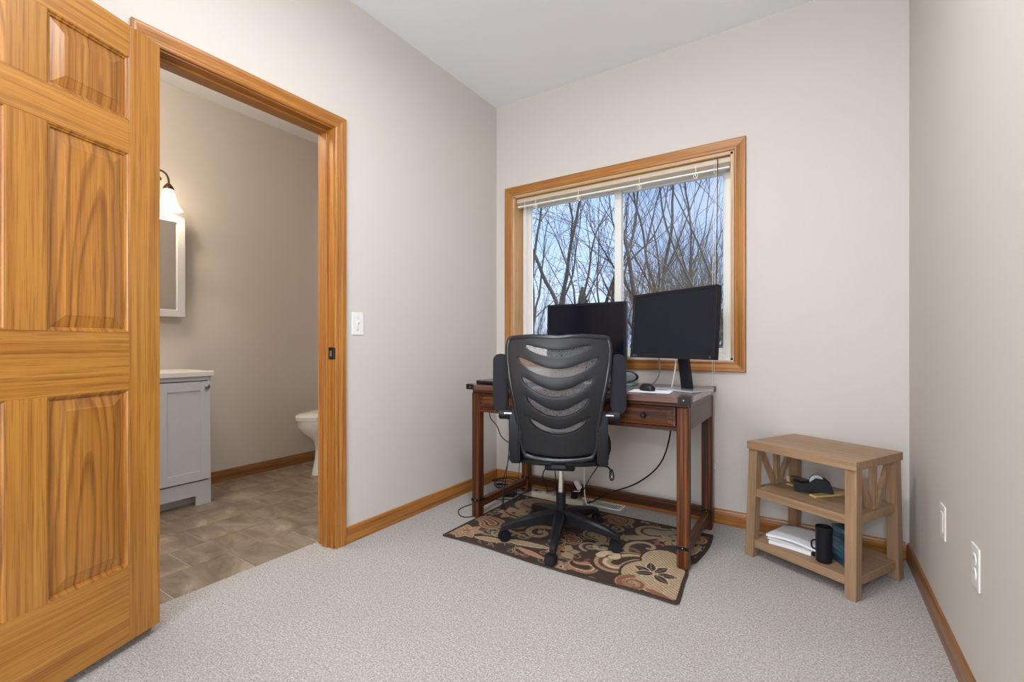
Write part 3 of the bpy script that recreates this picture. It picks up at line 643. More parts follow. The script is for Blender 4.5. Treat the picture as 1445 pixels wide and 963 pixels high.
MB().box(-hx + LW, hx - LW, hy - 0.042, hy - 0.010, 0.060, 0.112, 0.002).build('back_stretcher', deskw['X'], desk)
# three drawers with raised fronts
for (x0, x1) in ((-0.545, -0.262), (-0.236, 0.236), (0.262, 0.545)):
    d = MB().box(x0 + 0.002, x1 - 0.002, -hy + 0.012, hy - 0.06, 0.631, 0.719, 0.001).build('drawer', deskw['X'], desk)
    m = bmesh.new(); L = []; yf = -hy + 0.012
    for ins, y in ((0.002, yf + 0.004), (0.002, yf - 0.006), (0.010, yf - 0.008), (0.014, yf - 0.008), (0.016, yf - 0.004), (0.036, yf - 0.010), (0.038, yf - 0.0105)):
        L.append([m.verts.new((x, y, z)) for x, z in ((x0 + ins, 0.630 + ins * 0.6), (x1 - ins, 0.630 + ins * 0.6), (x1 - ins, 0.720 - ins * 0.6), (x0 + ins, 0.720 - ins * 0.6))])
    for A, B in zip(L, L[1:]):
        for i in range(4): j = (i + 1) % 4; m.faces.new((A[i], A[j], B[j], B[i]))
    m.faces.new(L[-1]); bmesh.ops.recalc_face_normals(m, faces=m.faces[:]); b = MB(); b.merge(m); b.build('drawer_front', deskw['X'], d)
    MB().lathe([(0.0, 0.026), (0.008, 0.025), (0.0125, 0.019), (0.0125, 0.014), (0.006, 0.010), (0.006, 0.002), (0.014, 0.0015), (0.014, 0)], n=20, mat=Matrix.Translation(((x0 + x1) / 2, yf - 0.0105, 0.675)) @ Matrix.Rotation(pi / 2, 4, 'X')).build('knob', M['iron'], d, True)
for x in (-0.249, 0.249):
    MB().box(x - 0.012, x + 0.012, -hy + 0.006, -hy + 0.028, 0.628, 0.722, 0.001).build('divider', deskw['Z'], desk)
DTZ = 0.7705

# ------------------------------------------------------------------ monitors
def monitor(label, c, rz, tilt, w, h, group, mark, base_off, seed):
    t = thing('computer_monitor', label, 'monitor', (c[0], c[1], DTZ), rz, group)      # faces local -y
    zc = c[2] - DTZ; T = Matrix.Translation((0, 0, zc)) @ Matrix.Rotation(-tilt, 4, 'X')
    hd = MB().box(-w / 2, w / 2, 0.0, 0.028, -h / 2, h / 2, 0.003, 2); hd.box(-w * 0.3, w * 0.3, 0.026, 0.05, -h * 0.3, h * 0.3, 0.008, 2); hd = hd.xf(T).build('housing', M['bezel'], t)
    bz = MB(); b = 0.014; bb = 0.020
    bz.box(-w / 2, w / 2, -0.004, 0.001, h / 2 - b, h / 2, 0.001); bz.box(-w / 2, w / 2, -0.004, 0.001, -h / 2, -h / 2 + bb, 0.001); bz.box(-w / 2, -w / 2 + b, -0.004, 0.001, -h / 2 + bb, h / 2 - b, 0.001); bz.box(w / 2 - b, w / 2, -0.004, 0.001, -h / 2 + bb, h / 2 - b, 0.001)
    bzo = bz.xf(T).build('bezel', M['bezel'], t)
    MB().box(-w / 2 + b, w / 2 - b, -0.0012, 0.0005, -h / 2 + bb, h / 2 - b).xf(T).build('screen', M['screen'], t)
    if mark:
        mk = MB()
        for k in range(6): mk.box(-w / 2 + 0.018 + k * 0.0055, -w / 2 + 0.022 + k * 0.0055, -0.0046, -0.0039, -h / 2 + 0.008, -h / 2 + 0.0125)
        mk.xf(T).build('printed_mark', M['grey'], bzo)
        MB().cyl((w / 2 - 0.02, -0.0048, -h / 2 + 0.010), (w / 2 - 0.02, -0.0038, -h / 2 + 0.010), 0.0035, n=14).xf(T).build('power_button', M['grey'], bzo)
    nk = MB().bar((0, 0.085 + base_off, 0.008), (0, 0.06, zc + 0.03), 0.062, 0.020, (0, 1, 0), 0.003); nk.box(-0.035, 0.035, 0.035, 0.075, zc - 0.04, zc + 0.04, 0.004); nk.build('stand_neck', M['black'], t)
    MB().box(-0.115, 0.115, -0.02 + base_off, 0.14 + base_off * 0.7, 0.0, 0.009, 0.003, 2).build('stand_base', M['silver'], t)
    return t
g_ = 'desktop monitors'
monitor('black flat monitor angled to the right end of desk', (-0.584, 2.295, 1.097), -0.50, 0.075, 0.521, 0.332, g_, True, 0.035, 1)
monitor('black flat monitor standing behind the chair back', (-1.121, 2.493, 1.075), 0.0, 0.02, 0.498, 0.330, g_, False, 0.0, 2)

# ------------------------------------------------------------------ things on the desk
lap = thing('laptop', 'closed dark laptop lying on the left end of desk', 'laptop', (-1.47, 2.235, DTZ), 0.02)
MB().box(-0.165, 0.165, -0.115, 0.115, 0.002, 0.014, 0.003, 2).build('base', M['bezel'], lap); MB().box(-0.165, 0.165, -0.115, 0.115, 0.0146, 0.0215, 0.003, 2).build('lid', plain('laptop_lid', (0.05, 0.055, 0.07), 0.22), lap)
m = MB(); m.tube([(-1.645, 2.14, DTZ + 0.003), (-1.60, 2.17, DTZ + 0.010), (-1.59, 2.20, DTZ + 0.003), (-1.62, 2.25, DTZ + 0.003), (-1.655, 2.20, DTZ + 0.003), (-1.652, 2.30, DTZ + 0.003)], 0.003, 6); tag(m.build('desk_cord', M['black'], None, True), 'thin black cord looping beside the closed laptop', 'cord')
m = MB()
for k in range(3):
    cx, cy = -1.415, 2.225
    m.tube([(cx + (0.022 + 0.003 * k) * math.cos(a), cy + 0.012 * math.sin(a), DTZ + 0.022 + 0.018 + 0.015 * math.sin(a) + 0.004 * k) for a in np.linspace(0.2 * k, 2 * pi + 0.2 * k, 14)], 0.0024, 6, 1)
tag(m.build('coiled_cable', M['black'], None, True), 'small coil of black cable on top of the laptop', 'cable')
kb = thing('keyboard', 'slim black keyboard on desk between chair and monitors', 'keyboard', (-1.03, 2.22, DTZ), 0.02)
MB().box(-0.19, 0.19, -0.065, 0.065, 0.0, 0.012, 0.003, 2).build('base', M['bezel'], kb)
k0 = MB().box(-0.0068, 0.0068, -0.0068, 0.0068, 0.0115, 0.0165, 0.0012).build('key', M['black'], kb); first = True
for r in range(6):
    for cidx in range(22):
        o = k0 if first else k0.copy()
        if not first: COL.objects.link(o); o.parent = kb
        first = False; o.location = (-0.172 + cidx * 0.0164, 0.047 - r * 0.0185, 0)
# sheets of paper
def sheet(name, label, loc, rz, w, h, mat, th=0.0006):
    o = MB().box(-w / 2, w / 2, -h / 2, h / 2, 0, th).build(name, mat); o.location = loc; o.rotation_euler = (0, 0, rz); return tag(o, label, 'paper')
sheet('paper_sheet', 'white paper sheet under the black mouse', (-0.66, 2.245, DTZ + 0.0003), 0.1, 0.19, 0.14, M['paper'], 0.0012)
sheet('paper_sheet', 'white paper sheet under the tall monitor stand', (-0.55, 2.425, DTZ + 0.0003), -0.3, 0.2, 0.2, M['paper'])
ms = thing('computer_mouse', 'rounded black computer mouse on a paper sheet', 'mouse', (-0.685, 2.262, DTZ + 0.0018), 0.95)
b = MB(); b.lathe([(0.0, 0.036), (0.012, 0.0345), (0.022, 0.029), (0.030, 0.018), (0.032, 0.008), (0.030, 0.0), (0.0, 0.0)], n=28, sx=0.95, sy=1.55); b.build('shell', M['black'], ms, True)
MB().cyl((-0.003, 0.030, 0.026), (0.003, 0.030, 0.026), 0.008, n=14).build('scroll_wheel', M['grey'], ms)
sp = thing('speaker', 'low rounded grey mesh speaker on desk behind the mouse', 'speaker', (-0.895, 2.545, DTZ + 0.0075), 0.1)
sh = Matrix.Rotation(pi / 2, 4, 'X')
b = MB(); b.lathe([(0.0, 0.014), (0.045, 0.013), (0.052, 0.009), (0.055, 0.0), (0.05, -0.012), (0.0, -0.016)], n=40, sx=1.35, sy=0.62, mat=Matrix.Translation((0, 0, 0.038)) @ sh); b.build('shell', M['black'], sp, True)
MB().lathe([(0.0, 0.0185), (0.03, 0.0175), (0.046, 0.013)], n=40, sx=1.36, sy=0.62, mat=Matrix.Translation((0, 0, 0.038)) @ sh).build('grille', M['grey'], sp, True)
tag(MB().box(-0.955, -0.835, 2.48, 2.60, DTZ, DTZ + 0.007, 0.002).build('notebook', M['teal']), 'thin teal notebook under the grey speaker', 'notebook')
# cables at the right monitor
m = MB().tube([(-0.66, 2.36, 0.98), (-0.655, 2.37, 0.90), (-0.665, 2.40, 0.845), (-0.70, 2.44, 0.80), (-0.745, 2.47, DTZ + 0.004), (-0.78, 2.50, DTZ + 0.004)], 0.0032, 7); tag(m.build('monitor_cable', M['grey'], None, True), 'dark cable curving down from right monitor to desk', 'cable')
m = MB().tube([(-0.585, 2.40, 0.98), (-0.585, 2.41, 0.90), (-0.60, 2.43, 0.83), (-0.615, 2.45, DTZ + 0.004), (-0.62, 2.50, DTZ + 0.004)], 0.0035, 7); tag(m.build('monitor_cable', M['white'], None, True), 'white cable hanging beside the right monitor stand', 'cable')

# ------------------------------------------------------------------ office chair
CR = math.radians(24)
ch = thing('office_chair', 'black mesh office chair with flipped up arms on the rug', 'chair', (-1.082, 2.112, 0), CR)
WZ = 0.0085
cang = [math.radians(a) - CR for a in (220, 290, 2, 76, 148)]
hub = MB(); hub.cyl((0, 0, 0.085), (0, 0, 0.150), 0.036, 0.030, 28, 0.004)
hub.build('hub', M['black'], ch, True)
for a in cang:
    d = Vector((math.cos(a), math.sin(a), 0)); n = Vector((-d.y, d.x, 0))
    m = bmesh.new(); R = []
    for t, z, w, h in ((0.02, 0.124, 0.058, 0.064), (0.08, 0.124, 0.054, 0.058), (0.16, 0.110, 0.048, 0.048), (0.24, 0.095, 0.040, 0.037), (0.290, 0.083, 0.034, 0.030), (0.308, 0.074, 0.022, 0.022)):
        R.append([m.verts.new(d * t + n * (w / 2) * i + Vector((0, 0, z + h / 2 * j))) for i, j in ((-1, -1), (1, -1), (1, 0.55), (0.55, 1), (-0.55, 1), (-1, 0.55))])
    for A, B in zip(R, R[1:]):
        for i in range(6): j = (i + 1) % 6; m.faces.new((A[i], A[j], B[j], B[i]))
    m.faces.new(R[0]); m.faces.new(R[-1]); bmesh.ops.recalc_face_normals(m, faces=m.faces[:]); b = MB(); b.merge(m)
    leg = b.build('leg', M['black'], ch, True)
    cx = d * 0.297; ca = a + 0.9 + 0.5 * math.sin(3 * a); cd = Vector((math.cos(ca), math.sin(ca), 0)); cn = Vector((-cd.y, cd.x, 0)); wc = cx - cd * 0.008 + Vector((0, 0, WZ + 0.026))
    cs = MB(); cs.cyl(cx + Vector((0, 0, 0.045)), cx + Vector((0, 0, 0.076)), 0.008, n=12)
    cs.cyl(wc - cn * 0.006, wc + cn * 0.006, 0.030, n=24, bev=0.002); cs = cs.build('caster', M['black'], leg, True)
    for s_ in (-1, 1):
        w = MB().cyl(wc + cn * (s_ * 0.008), wc + cn * (s_ * 0.024), 0.026, n=24, bev=0.004)
        cs_w = w.build('wheel', M['blacksoft'], ch, True)
col_ = MB().cyl((0, 0, 0.140), (0, 0, 0.245), 0.0245, n=24, bev=0.002).build('gas_lift_sleeve', M['black'], ch, True)
MB().cyl((0, 0, 0.24), (0, 0, 0.385), 0.0145, n=24).build('gas_lift', M['chrome'], ch, True)
MB().box(-0.075, 0.075, -0.10, 0.09, 0.375, 0.428, 0.012, 2).build('tilt_mechanism', M['black'], ch, True)
# height lever, right
lv = MB().tube([(0.06, -0.05, 0.40), (0.19, -0.07, 0.405), (0.235, -0.08, 0.40), (0.245, -0.085, 0.375)], 0.0045, 8).build('lever', M['black'], ch, True)
MB().prism([(-0.008, 0.0), (0.008, 0.0), (0.017, -0.035), (0.012, -0.055), (-0.004, -0.058), (-0.010, -0.040)], 'Y', -0.004, 0.004, 0.0015).xf(Matrix.Translation((0.247, -0.087, 0.395))).build('paddle', M['black'], lv)
b = MB()
for p0, p1 in (((-0.002, -0.030), (0.008, -0.044)), ((0.008, -0.030), (-0.002, -0.044)), ((0.003, -0.018), (0.003, -0.028))): b.bar((p0[0], -0.0046, p0[1]), (p1[0], -0.0046, p1[1]), 0.0015, 0.001, (0, 1, 0))
b.xf(Matrix.Translation((0.247, -0.087, 0.395))).build('printed_mark', M['white'], lv)
# seat cushion: superellipse outline
def cushion(w, d, z0, z1, yc, e=3.2):
    m = bmesh.new(); n = 56; R = []
    prof = [(0.90, 0.0), (0.97, 0.08), (1.0, 0.3), (1.0, 0.62), (0.97, 0.85), (0.90, 0.96), (0.70, 1.0), (0.35, 1.02)]
    for s_, t in prof:
        r = []
        for k in range(n):
            a = 2 * pi * k / n; c, s2 = math.cos(a), math.sin(a)
            x = math.copysign(abs(c) ** (2 / e), c) * w / 2 * s_; y = math.copysign(abs(s2) ** (2 / e), s2) * d / 2 * s_
            z = z0 + (z1 - z0) * t + 0.022 * (x / (w / 2)) ** 2 * t - (0.03 * max(0, y / (d / 2)) ** 3)
            r.append(m.verts.new((x, y + yc, z)))
        R.append(r)
    for A, B in zip(R, R[1:]):
        for k in range(n): l = (k + 1) % n; m.faces.new((A[k], A[l], B[l], B[k]))
    m.faces.new(R[0][::-1]); m.faces.new(R[-1]); b = MB(); b.merge(m); return b
cushion(0.50, 0.44, 0.448, 0.530, 0.015).build('seat', M['fabric'], ch, True)
cushion(0.485, 0.43, 0.424, 0.456, 0.010).build('seat_shell', M['black'], ch, True)
# backrest shell with five crescent slots.  s: across (-1..1), z: height
ZT, ZBt = 1.038, 0.475
OUT = [(0.475, 0.150), (0.50, 0.166), (0.54, 0.176), (0.60, 0.177), (0.66, 0.185), (0.74, 0.197), (0.82, 0.214), (0.90, 0.227), (0.97, 0.234), (1.005, 0.232), (1.025, 0.220), (1.038, 0.200)]
def halfw(z): return float(np.interp(z, [o[0] for o in OUT], [o[1] for o in OUT]))
def backy(x, z):
    t = (z - 0.475) / (ZT - 0.475)
    y = -0.235 - 0.035 * math.sin(pi * min(t * 1.25, 1) ) * 1.0 - 0.06 * max(0, t - 0.35) ** 1.5 * 1.2 + 0.0
    y = -0.262 + 0.030 * math.cos(t * 5.2 + 0.2) - 0.035 * t
    return y + 0.75 * x * x
SL = [  # half width, z at ends (centre), z of upper curve mid, z of lower mid, z of the ends
    (0.150, 0.998, 0.975, 0.940), (0.182, 0.9415, 0.891, 0.850), (0.164, 0.853, 0.796, 0.762), (0.142, 0.766, 0.706, 0.672), (0.134, 0.666, 0.618, 0.588)]
NU = 56; us = [-1 + 2 * k / NU for k in range(NU + 1)]
def slotz(k, which, x):
    hw, ze, zu, zl = SL[k]; q = min(abs(x) / hw, 1.0)
    if abs(x) >= hw: return ze + 0.10 * (abs(x) - hw)
    mid = zu if which == 0 else zl
    c = math.cos(q * pi / 2)
    return mid + (ze - mid) * (1 - (c ** 1.45 if which == 0 else c ** 0.60))
m = bmesh.new(); rowsv = []; kinds = []
def add_row(fz, ridge=0.0):
    r = []
    for s_ in us:
        x0 = s_ * 0.2; z = fz(x0)
        for _ in range(3): x0 = s_ * (halfw(z) - 0.006); z = fz(x0)
        r.append(m.verts.new((x0, backy(x0, z) - ridge * max(0.0, 1 - (abs(x0) / 0.17) ** 3), z)))
    rowsv.append(r)
crest = lambda x: 1.034 - 0.006 * math.exp(-(x / 0.05) ** 2) - 0.02 * (abs(x) / 0.23) ** 6
bott = lambda x: 0.497 - 0.020 * math.cos(min(abs(x) / 0.17, 1) * pi / 2) + 0.006
prev = crest; add_row(prev); holes = []
for k in range(5):
    up = (lambda k: lambda x: slotz(k, 0, x))(k); lo = (lambda k: lambda x: slotz(k, 1, x))(k)
    for t in (0.2, 0.45, 0.72, 0.9): add_row((lambda p, q_, t: lambda x: p(x) * (1 - t) + q_(x) * t)(prev, up, t), 0.0035 * math.sin(pi * t))
    add_row(up, -0.001); holes.append((len(rowsv) - 1, SL[k][0])); add_row(lo, 0.001); prev = lo
for t in (0.15, 0.35, 0.6, 0.85, 1.0): add_row((lambda p, q_, t: lambda x: p(x) * (1 - t) + q_(x) * t)(prev, bott, t), 0.003 * math.sin(pi * t))
hd = {h[0]: h[1] for h in holes}
for i, (A, B) in enumerate(zip(rowsv, rowsv[1:])):
    for k in range(NU):
        if i in hd:
            xm = (A[k].co.x + A[k + 1].co.x) / 2
            if abs(xm) < hd[i] - 0.001: continue
        try: m.faces.new((A[k], A[k + 1], B[k + 1], B[k]))
        except ValueError: pass
bmesh.ops.remove_doubles(m, verts=m.verts[:], dist=0.0006)
bmesh.ops.dissolve_degenerate(m, edges=m.edges[:], dist=0.0003)
bmesh.ops.recalc_face_normals(m, faces=m.faces[:])
b = MB(); b.merge(m); bk = b.build('backrest', plain('chair_shell', (0.009, 0.0095, 0.012), 0.46, var=0.1), ch, True)
so = bk.modifiers.new('thick', 'SOLIDIFY'); so.thickness = 0.014; so.offset = 0
bv = bk.modifiers.new('round', 'BEVEL'); bv.width = 0.003; bv.segments = 2; bv.limit_method = 'ANGLE'; bv.angle_limit = math.radians(50)
# frame tube round the outline
loop = []
zs = [0.478, 0.50, 0.54, 0.60, 0.66, 0.74, 0.82, 0.90, 0.96, 0.99, 1.012, 1.026]
Lf = [Vector((-halfw(z), backy(halfw(z), z), z)) for z in zs]
Rt = [Vector((-p.x, p.y, p.z)) for p in reversed(Lf)]
tp = [Vector((x, backy(x, 1.034), crest(x))) for x in (-0.17, -0.12, -0.06, 0, 0.06, 0.12, 0.17)]
bt = [Vector((x, backy(x, 0.47), 0.473 - 0.012 * math.cos(x / 0.15 * pi / 2))) for x in (0.12, 0.06, 0, -0.06, -0.12)]
pts = Lf + tp + Rt + bt + [Lf[0]]
MB().tube(pts, 0.0125, 10, 3).build('back_frame', plain('chair_frame', (0.014, 0.015, 0.018), 0.26, var=0.1), ch, True)
# sheer mesh sheet in front of the shell
m = bmesh.new(); G = []
for j in range(14):
    z = 0.50 + (1.02 - 0.50) * j / 13
    G.append([m.verts.new((s_ * (halfw(z) - 0.01), backy(s_ * halfw(z), z) + 0.020, z)) for s_ in [-1 + 2 * k / 12 for k in range(13)]])
for A, B in zip(G, G[1:]):
    for k in range(12): m.faces.new((A[k], A[k + 1], B[k + 1], B[k]))
b = MB(); b.merge(m); b.build('mesh_panel', M['mesh'], ch, True)
# rear spine joining seat and back
MB().bar((0, -0.08, 0.412), (0, -0.225, 0.43), 0.07, 0.022, bev=0.004).build('back_bracket', M['black'], ch)
# arm brackets, pivots and flipped-up arms
for s_ in (-1, 1):
    pr_ = [(-0.255, 0.690), (-0.215, 0.700), (-0.190, 0.680), (-0.150, 0.56), (-0.085, 0.50), (-0.06, 0.455), (-0.075, 0.432), (-0.20, 0.432), (-0.245, 0.450), (-0.262, 0.56)]
    xi, xo = s_ * 0.172, s_ * 0.222
    br = MB().prism([(y, z) for y, z in pr_], 'X', min(xi, xo), max(xi, xo), 0.008)
    for vv in br.bm.verts:
        vv.co.x += s_ * (0.006 - 0.03 * (vv.co.z - 0.43) * 0.6)
    arm_base = br.build('arm_bracket', M['black'], ch, True)
    MB().cyl((s_ * 0.205, -0.222, 0.672), (s_ * 0.278, -0.222, 0.672), 0.026, n=24, bev=0.004).build('pivot', M['black'], arm_base, True)
    MB().cyl((s_ * 0.214, -0.2505, 0.678), (s_ * 0.250, -0.2505, 0.678), 0.0055, n=12).build('pivot_bolt', M['chrome'], arm_base, True)
    link = MB().bar((s_ * 0.262, -0.222, 0.665), (s_ * 0.270, -0.190, 0.74), 0.024, 0.040, (0, 1, 0), 0.006); lk = link.build('arm_link', M['black'], ch, True)
    oc = []; rr_ = 0.032; cx_ = s_ * 0.272; wz = (0.682, 0.955)
    for (ox, oz, a0) in ((1, 1, 0), (-1, 1, 90), (-1, -1, 180), (1, -1, 270)):
        for k in range(7):
            a = math.radians(a0 + 15 * k); oc.append((cx_ + ox * (0.035 - rr_) + rr_ * math.cos(a), (wz[1] - rr_ if oz > 0 else wz[0] + rr_) + rr_ * math.sin(a)))
    b = MB(); b.prism(oc, 'Y', -0.238, -0.198, 0.005); b.build('armrest_pad', M['blacksoft'], ch, True)

# ------------------------------------------------------------------ cords on the floor and behind the desk
def cord(name, label, pts, r=0.003, mat='black', sm=4):
    tag(MB().tube(pts, r, 7, sm).build(name, M[mat], None, True), label, 'cable')
cord('power_cable', 'thick black cable sweeping from desk right half to floor vent', [(-0.63, 2.44, 0.63), (-0.64, 2.52, 0.52), (-0.72, 2.62, 0.33), (-0.86, 2.66, 0.19), (-1.03, 2.665, 0.10), (-1.16, 2.640, 0.022), (-1.25, 2.62, 0.012)], 0.0042)
cord('power_cable', 'black cable hanging from desk left end to the chair', [(-1.60, 2.20, 0.64), (-1.62, 2.24, 0.56), (-1.585, 2.26, 0.51), (-1.56, 2.28, 0.44), (-1.50, 2.34, 0.385), (-1.40, 2.42, 0.36), (-1.28, 2.48, 0.36)], 0.003)
cord('thin_cable', 'thin dark cable dropping behind the left desk leg', [(-1.70, 2.66, 0.62), (-1.72, 2.70, 0.45), (-1.70, 2.70, 0.25), (-1.66, 2.62, 0.12), (-1.60, 2.50, 0.012), (-1.45, 2.40, 0.012), (-1.35, 2.36, 0.014)], 0.0022)
cord('thin_cable', 'thin dark cable slanting from drawer to the desk corner', [(-1.52, 2.42, 0.61), (-1.60, 2.55, 0.50), (-1.64, 2.62, 0.44)], 0.002)
cord('thin_cable', 'thin dark cable hanging slack under the left drawer', [(-1.62, 2.32, 0.61), (-1.63, 2.45, 0.52), (-1.64, 2.60, 0.44)], 0.002)
cord('loose_cable', 'thin dark cord looping on carpet around the left desk leg', [(-1.62, 2.44, 0.62), (-1.605, 2.42, 0.35), (-1.585, 2.33, 0.08), (-1.57, 2.27, 0.005), (-1.60, 2.22, 0.004), (-1.66, 2.09, 0.004), (-1.72, 2.08, 0.004), (-1.79, 2.16, 0.004), (-1.77, 2.30, 0.004), (-1.70, 2.42, 0.004), (-1.62, 2.46, 0.006)], 0.0026)
cord('loose_cable', 'thin dark cord crossing from stretcher onto the rug corner', [(-1.60, 2.52, 0.62), (-1.66, 2.52, 0.30), (-1.66, 2.42, 0.10), (-1.615, 2.36, 0.10), (-1.56, 2.30, 0.02), (-1.50, 2.24, 0.014), (-1.40, 2.22, 0.014)], 0.0026)
m = MB(); random.seed(11)
for k in range(6):
    cx, cy = -1.74 + random.uniform(-0.04, 0.06), 2.64 + random.uniform(-0.03, 0.03); R0 = random.uniform(0.05, 0.11)
    m.tube([(cx + R0 * math.cos(a) * 1.2, cy + R0 * 0.7 * math.sin(a), 0.006 + k * 0.006 + 0.01 * (1 + math.sin(a * 2 + k))) for a in np.linspace(k, k + 5.4, 12)], 0.003, 6, 2)
tag(m.build('cable_tangle', M['black'], None, True), 'loose tangle of black cables on carpet in desk corner', 'cable')
cord('adapter_cable', 'black cable looping up above the power strip', [(-1.42, 2.60, 0.055), (-1.48, 2.63, 0.13), (-1.47, 2.66, 0.19), (-1.42, 2.66, 0.20), (-1.38, 2.62, 0.15), (-1.37, 2.60, 0.08), (-1.43, 2.58, 0.062)], 0.0035)
cord('adapter_cable', 'black cable hanging behind the chair lift to the strip', [(-1.10, 2.66, 0.60), (-1.09, 2.67, 0.40), (-1.10, 2.67, 0.28), (-1.16, 2.655, 0.17), (-1.21, 2.63, 0.06)], 0.003)
cord('white_cable', 'white cable hanging to the power strip behind chair', [(-1.20, 2.66, 0.62), (-1.20, 2.67, 0.35), (-1.20, 2.66, 0.14), (-1.17, 2.62, 0.03), (-1.12, 2.60, 0.006)], 0.004, 'white')
# cable bundle and adapter by the left stretcher
ad = thing('power_adapter', 'black power adapter lying beside the left stretcher', 'adapter', (-1.70, 2.52, 0.0), 0.5)
MB().box(-0.06, 0.06, -0.028, 0.028, 0.0005, 0.032, 0.006, 2).build('housing', M['black'], ad, True); MB().tube([(0.06, 0, 0.012), (0.10, 0.02, 0.008), (0.13, 0.07, 0.005)], 0.003, 6).build('lead', M['black'], ad)
ps = thing('power_strip', 'beige power strip on the carpet behind the chair base', 'power strip', (-1.36, 2.612, 0.0), -0.02)
MB().box(-0.185, 0.185, -0.026, 0.026, 0.0005, 0.040, 0.005, 2).build('housing', M['strip'], ps, True)
for k in range(5):
    r = MB().box(-0.10 + k * 0.055 - 0.015, -0.10 + k * 0.055 + 0.015, -0.014, 0.014, 0.0395, 0.0415, 0.001).build('socket', M['white'], ps)
MB().box(-0.170, -0.150, -0.010, 0.010, 0.0395, 0.046, 0.002).build('switch', M['bronze'], ps)
for k, (x, mt) in enumerate(((0.01, 'black'), (0.115, 'black'))):
    p = MB().box(x - 0.016, x + 0.016, -0.016, 0.016, 0.041, 0.085, 0.004, 2).build('plug', M[mt])
    p.location = ps.location; p.rotation_euler = ps.rotation_euler; tag(p, ['black plug in the power strip, left of the gas lift', 'black plug in the power strip, right of the gas lift'][k], 'plug')
p = MB().box(-0.014, 0.014, -0.012, 0.012, -0.028, 0.028, 0.004, 2).build('white_plug', M['white']); p.location = (-1.215, 2.598, 0.135); p.rotation_euler = (0.2, -0.45, 0); tag(p, 'white cable end sticking up above the power strip', 'plug')
cord('plug_lead', 'short white lead joining upright plug to strip', [(-1.207, 2.60, 0.108), (-1.205, 2.602, 0.095), (-1.245, 2.606, 0.087)], 0.0035, 'white', 2)

# ------------------------------------------------------------------ side table
TR = math.radians(-28.6)
tb = thing('side_table', 'light brown wooden side table with V braces by right corner', 'side table', (0.0265, 2.506, 0), TR)
tw, td = 0.462, 0.378
MB().box(-tw / 2, tw / 2, -td / 2, td / 2, 0.505, 0.540, 0.002, 2).build('table_top', tablew['X'], tb)
lw = 0.042
for sx_ in (-1, 1):
    for sy_ in (-1, 1):
        xt, yt = sx_ * (tw / 2 - 0.004 - lw / 2), sy_ * (td / 2 - 0.010 - lw / 2); xb, yb = sx_ * (tw / 2 + 0.004 - lw / 2), sy_ * (td / 2 + (0.010 if sy_ < 0 else -0.004) - lw / 2)
        m = bmesh.new(); V = []
        for (x, y, z) in ((xb, yb, 0.0008), (xt, yt, 0.505)):
            for i, j in ((-1, -1), (1, -1), (1, 1), (-1, 1)): V.append(m.verts.new((x + i * lw / 2, y + j * lw / 2, z)))
        m.faces.new(V[3::-1]); m.faces.new(V[4:])
        for i in range(4): j = (i + 1) % 4; m.faces.new((V[i], V[j], V[4 + j], V[4 + i]))
        bmesh.ops.bevel(m, geom=m.edges[:], offset=0.0015, segments=1, affect='EDGES'); b = MB(); b.merge(m); b.build('leg', tablew['Z'], tb)
for z0, z1, g in ((0.284, 0.320, 0.0), (0.046, 0.082, 0.006)):
    MB().box(-tw / 2 + 0.010 - g * 0.5, tw / 2 - 0.010 + g * 0.5, -td / 2 + 0.008 - g, td / 2 - 0.010, z0, z1, 0.002).build('shelf', tablew['X'], tb)
for sx_ in (-1, 1):
    x = sx_ * (tw / 2 - 0.028)
    MB().box(x - 0.010, x + 0.010, -0.014, 0.014, 0.3195, 0.5055, 0.001).build('brace_post', tablew['Z'], tb)
    for s_ in (-1, 1):
        y_out = s_ * (td / 2 - 0.060)
        MB().prism([(s_ * 0.0145, 0.3195), (s_ * 0.034, 0.3195), (y_out + s_ * 0.010, 0.5055), (y_out - s_ * 0.014, 0.5055), (s_ * 0.0145, 0.337)], 'X', x - 0.009, x + 0.009, 0.001).build('diagonal_brace', tablew['Z'], tb)
# things on its shelves (placed in world space)
Z1 = 0.3205; Z2 = 0.0825
tp_ = thing('tape_dispenser', 'black desk tape dispenser with clear roll, middle shelf', 'tape dispenser', (-0.005, 2.525, Z1), math.radians(2)); tp_.scale = (1.15, 1.15, 1.15)
b = MB()
for s_ in (-1, 1):
    b.prism([(-0.060, 0.0), (0.066, 0.0), (0.070, 0.012), (0.058, 0.045), (0.040, 0.060), (0.010, 0.062), (-0.012, 0.040), (-0.040, 0.034), (-0.062, 0.042), (-0.066, 0.030)], 'Y', s_ * 0.018 - 0.004, s_ * 0.018 + 0.004, 0.001)
b.box(-0.060, 0.066, -0.016, 0.016, 0.0, 0.018, 0.002); b.box(-0.066, -0.058, -0.018, 0.018, 0.02, 0.040, 0.001); b.build('body', M['black'], tp_)
MB().cyl((0.014, -0.0125, 0.048), (0.014, 0.0125, 0.048), 0.024, n=28).build('tape_roll', plain('clear_tape', (0.55, 0.57, 0.58), 0.3), tp_, True)
MB().cyl((0.014, -0.013, 0.048), (0.014, 0.013, 0.048), 0.010, n=20).build('roll_core', M['white'], tp_, True)
sp_ = thing('stapler', 'small tan and brown stapler beside the tape dispenser', 'stapler', (-0.055, 2.578, Z1), math.radians(150))
MB().box(-0.055, 0.055, -0.017, 0.017, 0.0, 0.008, 0.002).build('base', M['gold'], sp_); MB().box(-0.05, 0.045, -0.014, 0.014, 0.022, 0.046, 0.004, 2).build('arm', plain('stapler_brown', (0.13, 0.07, 0.045), 0.35), sp_); MB().box(0.040, 0.056, -0.015, 0.015, 0.016, 0.044, 0.002).build('nose', M['gold'], sp_); MB().box(-0.055, -0.035, -0.012, 0.012, 0.008, 0.024, 0.002).build('hinge', M['gold'], sp_)
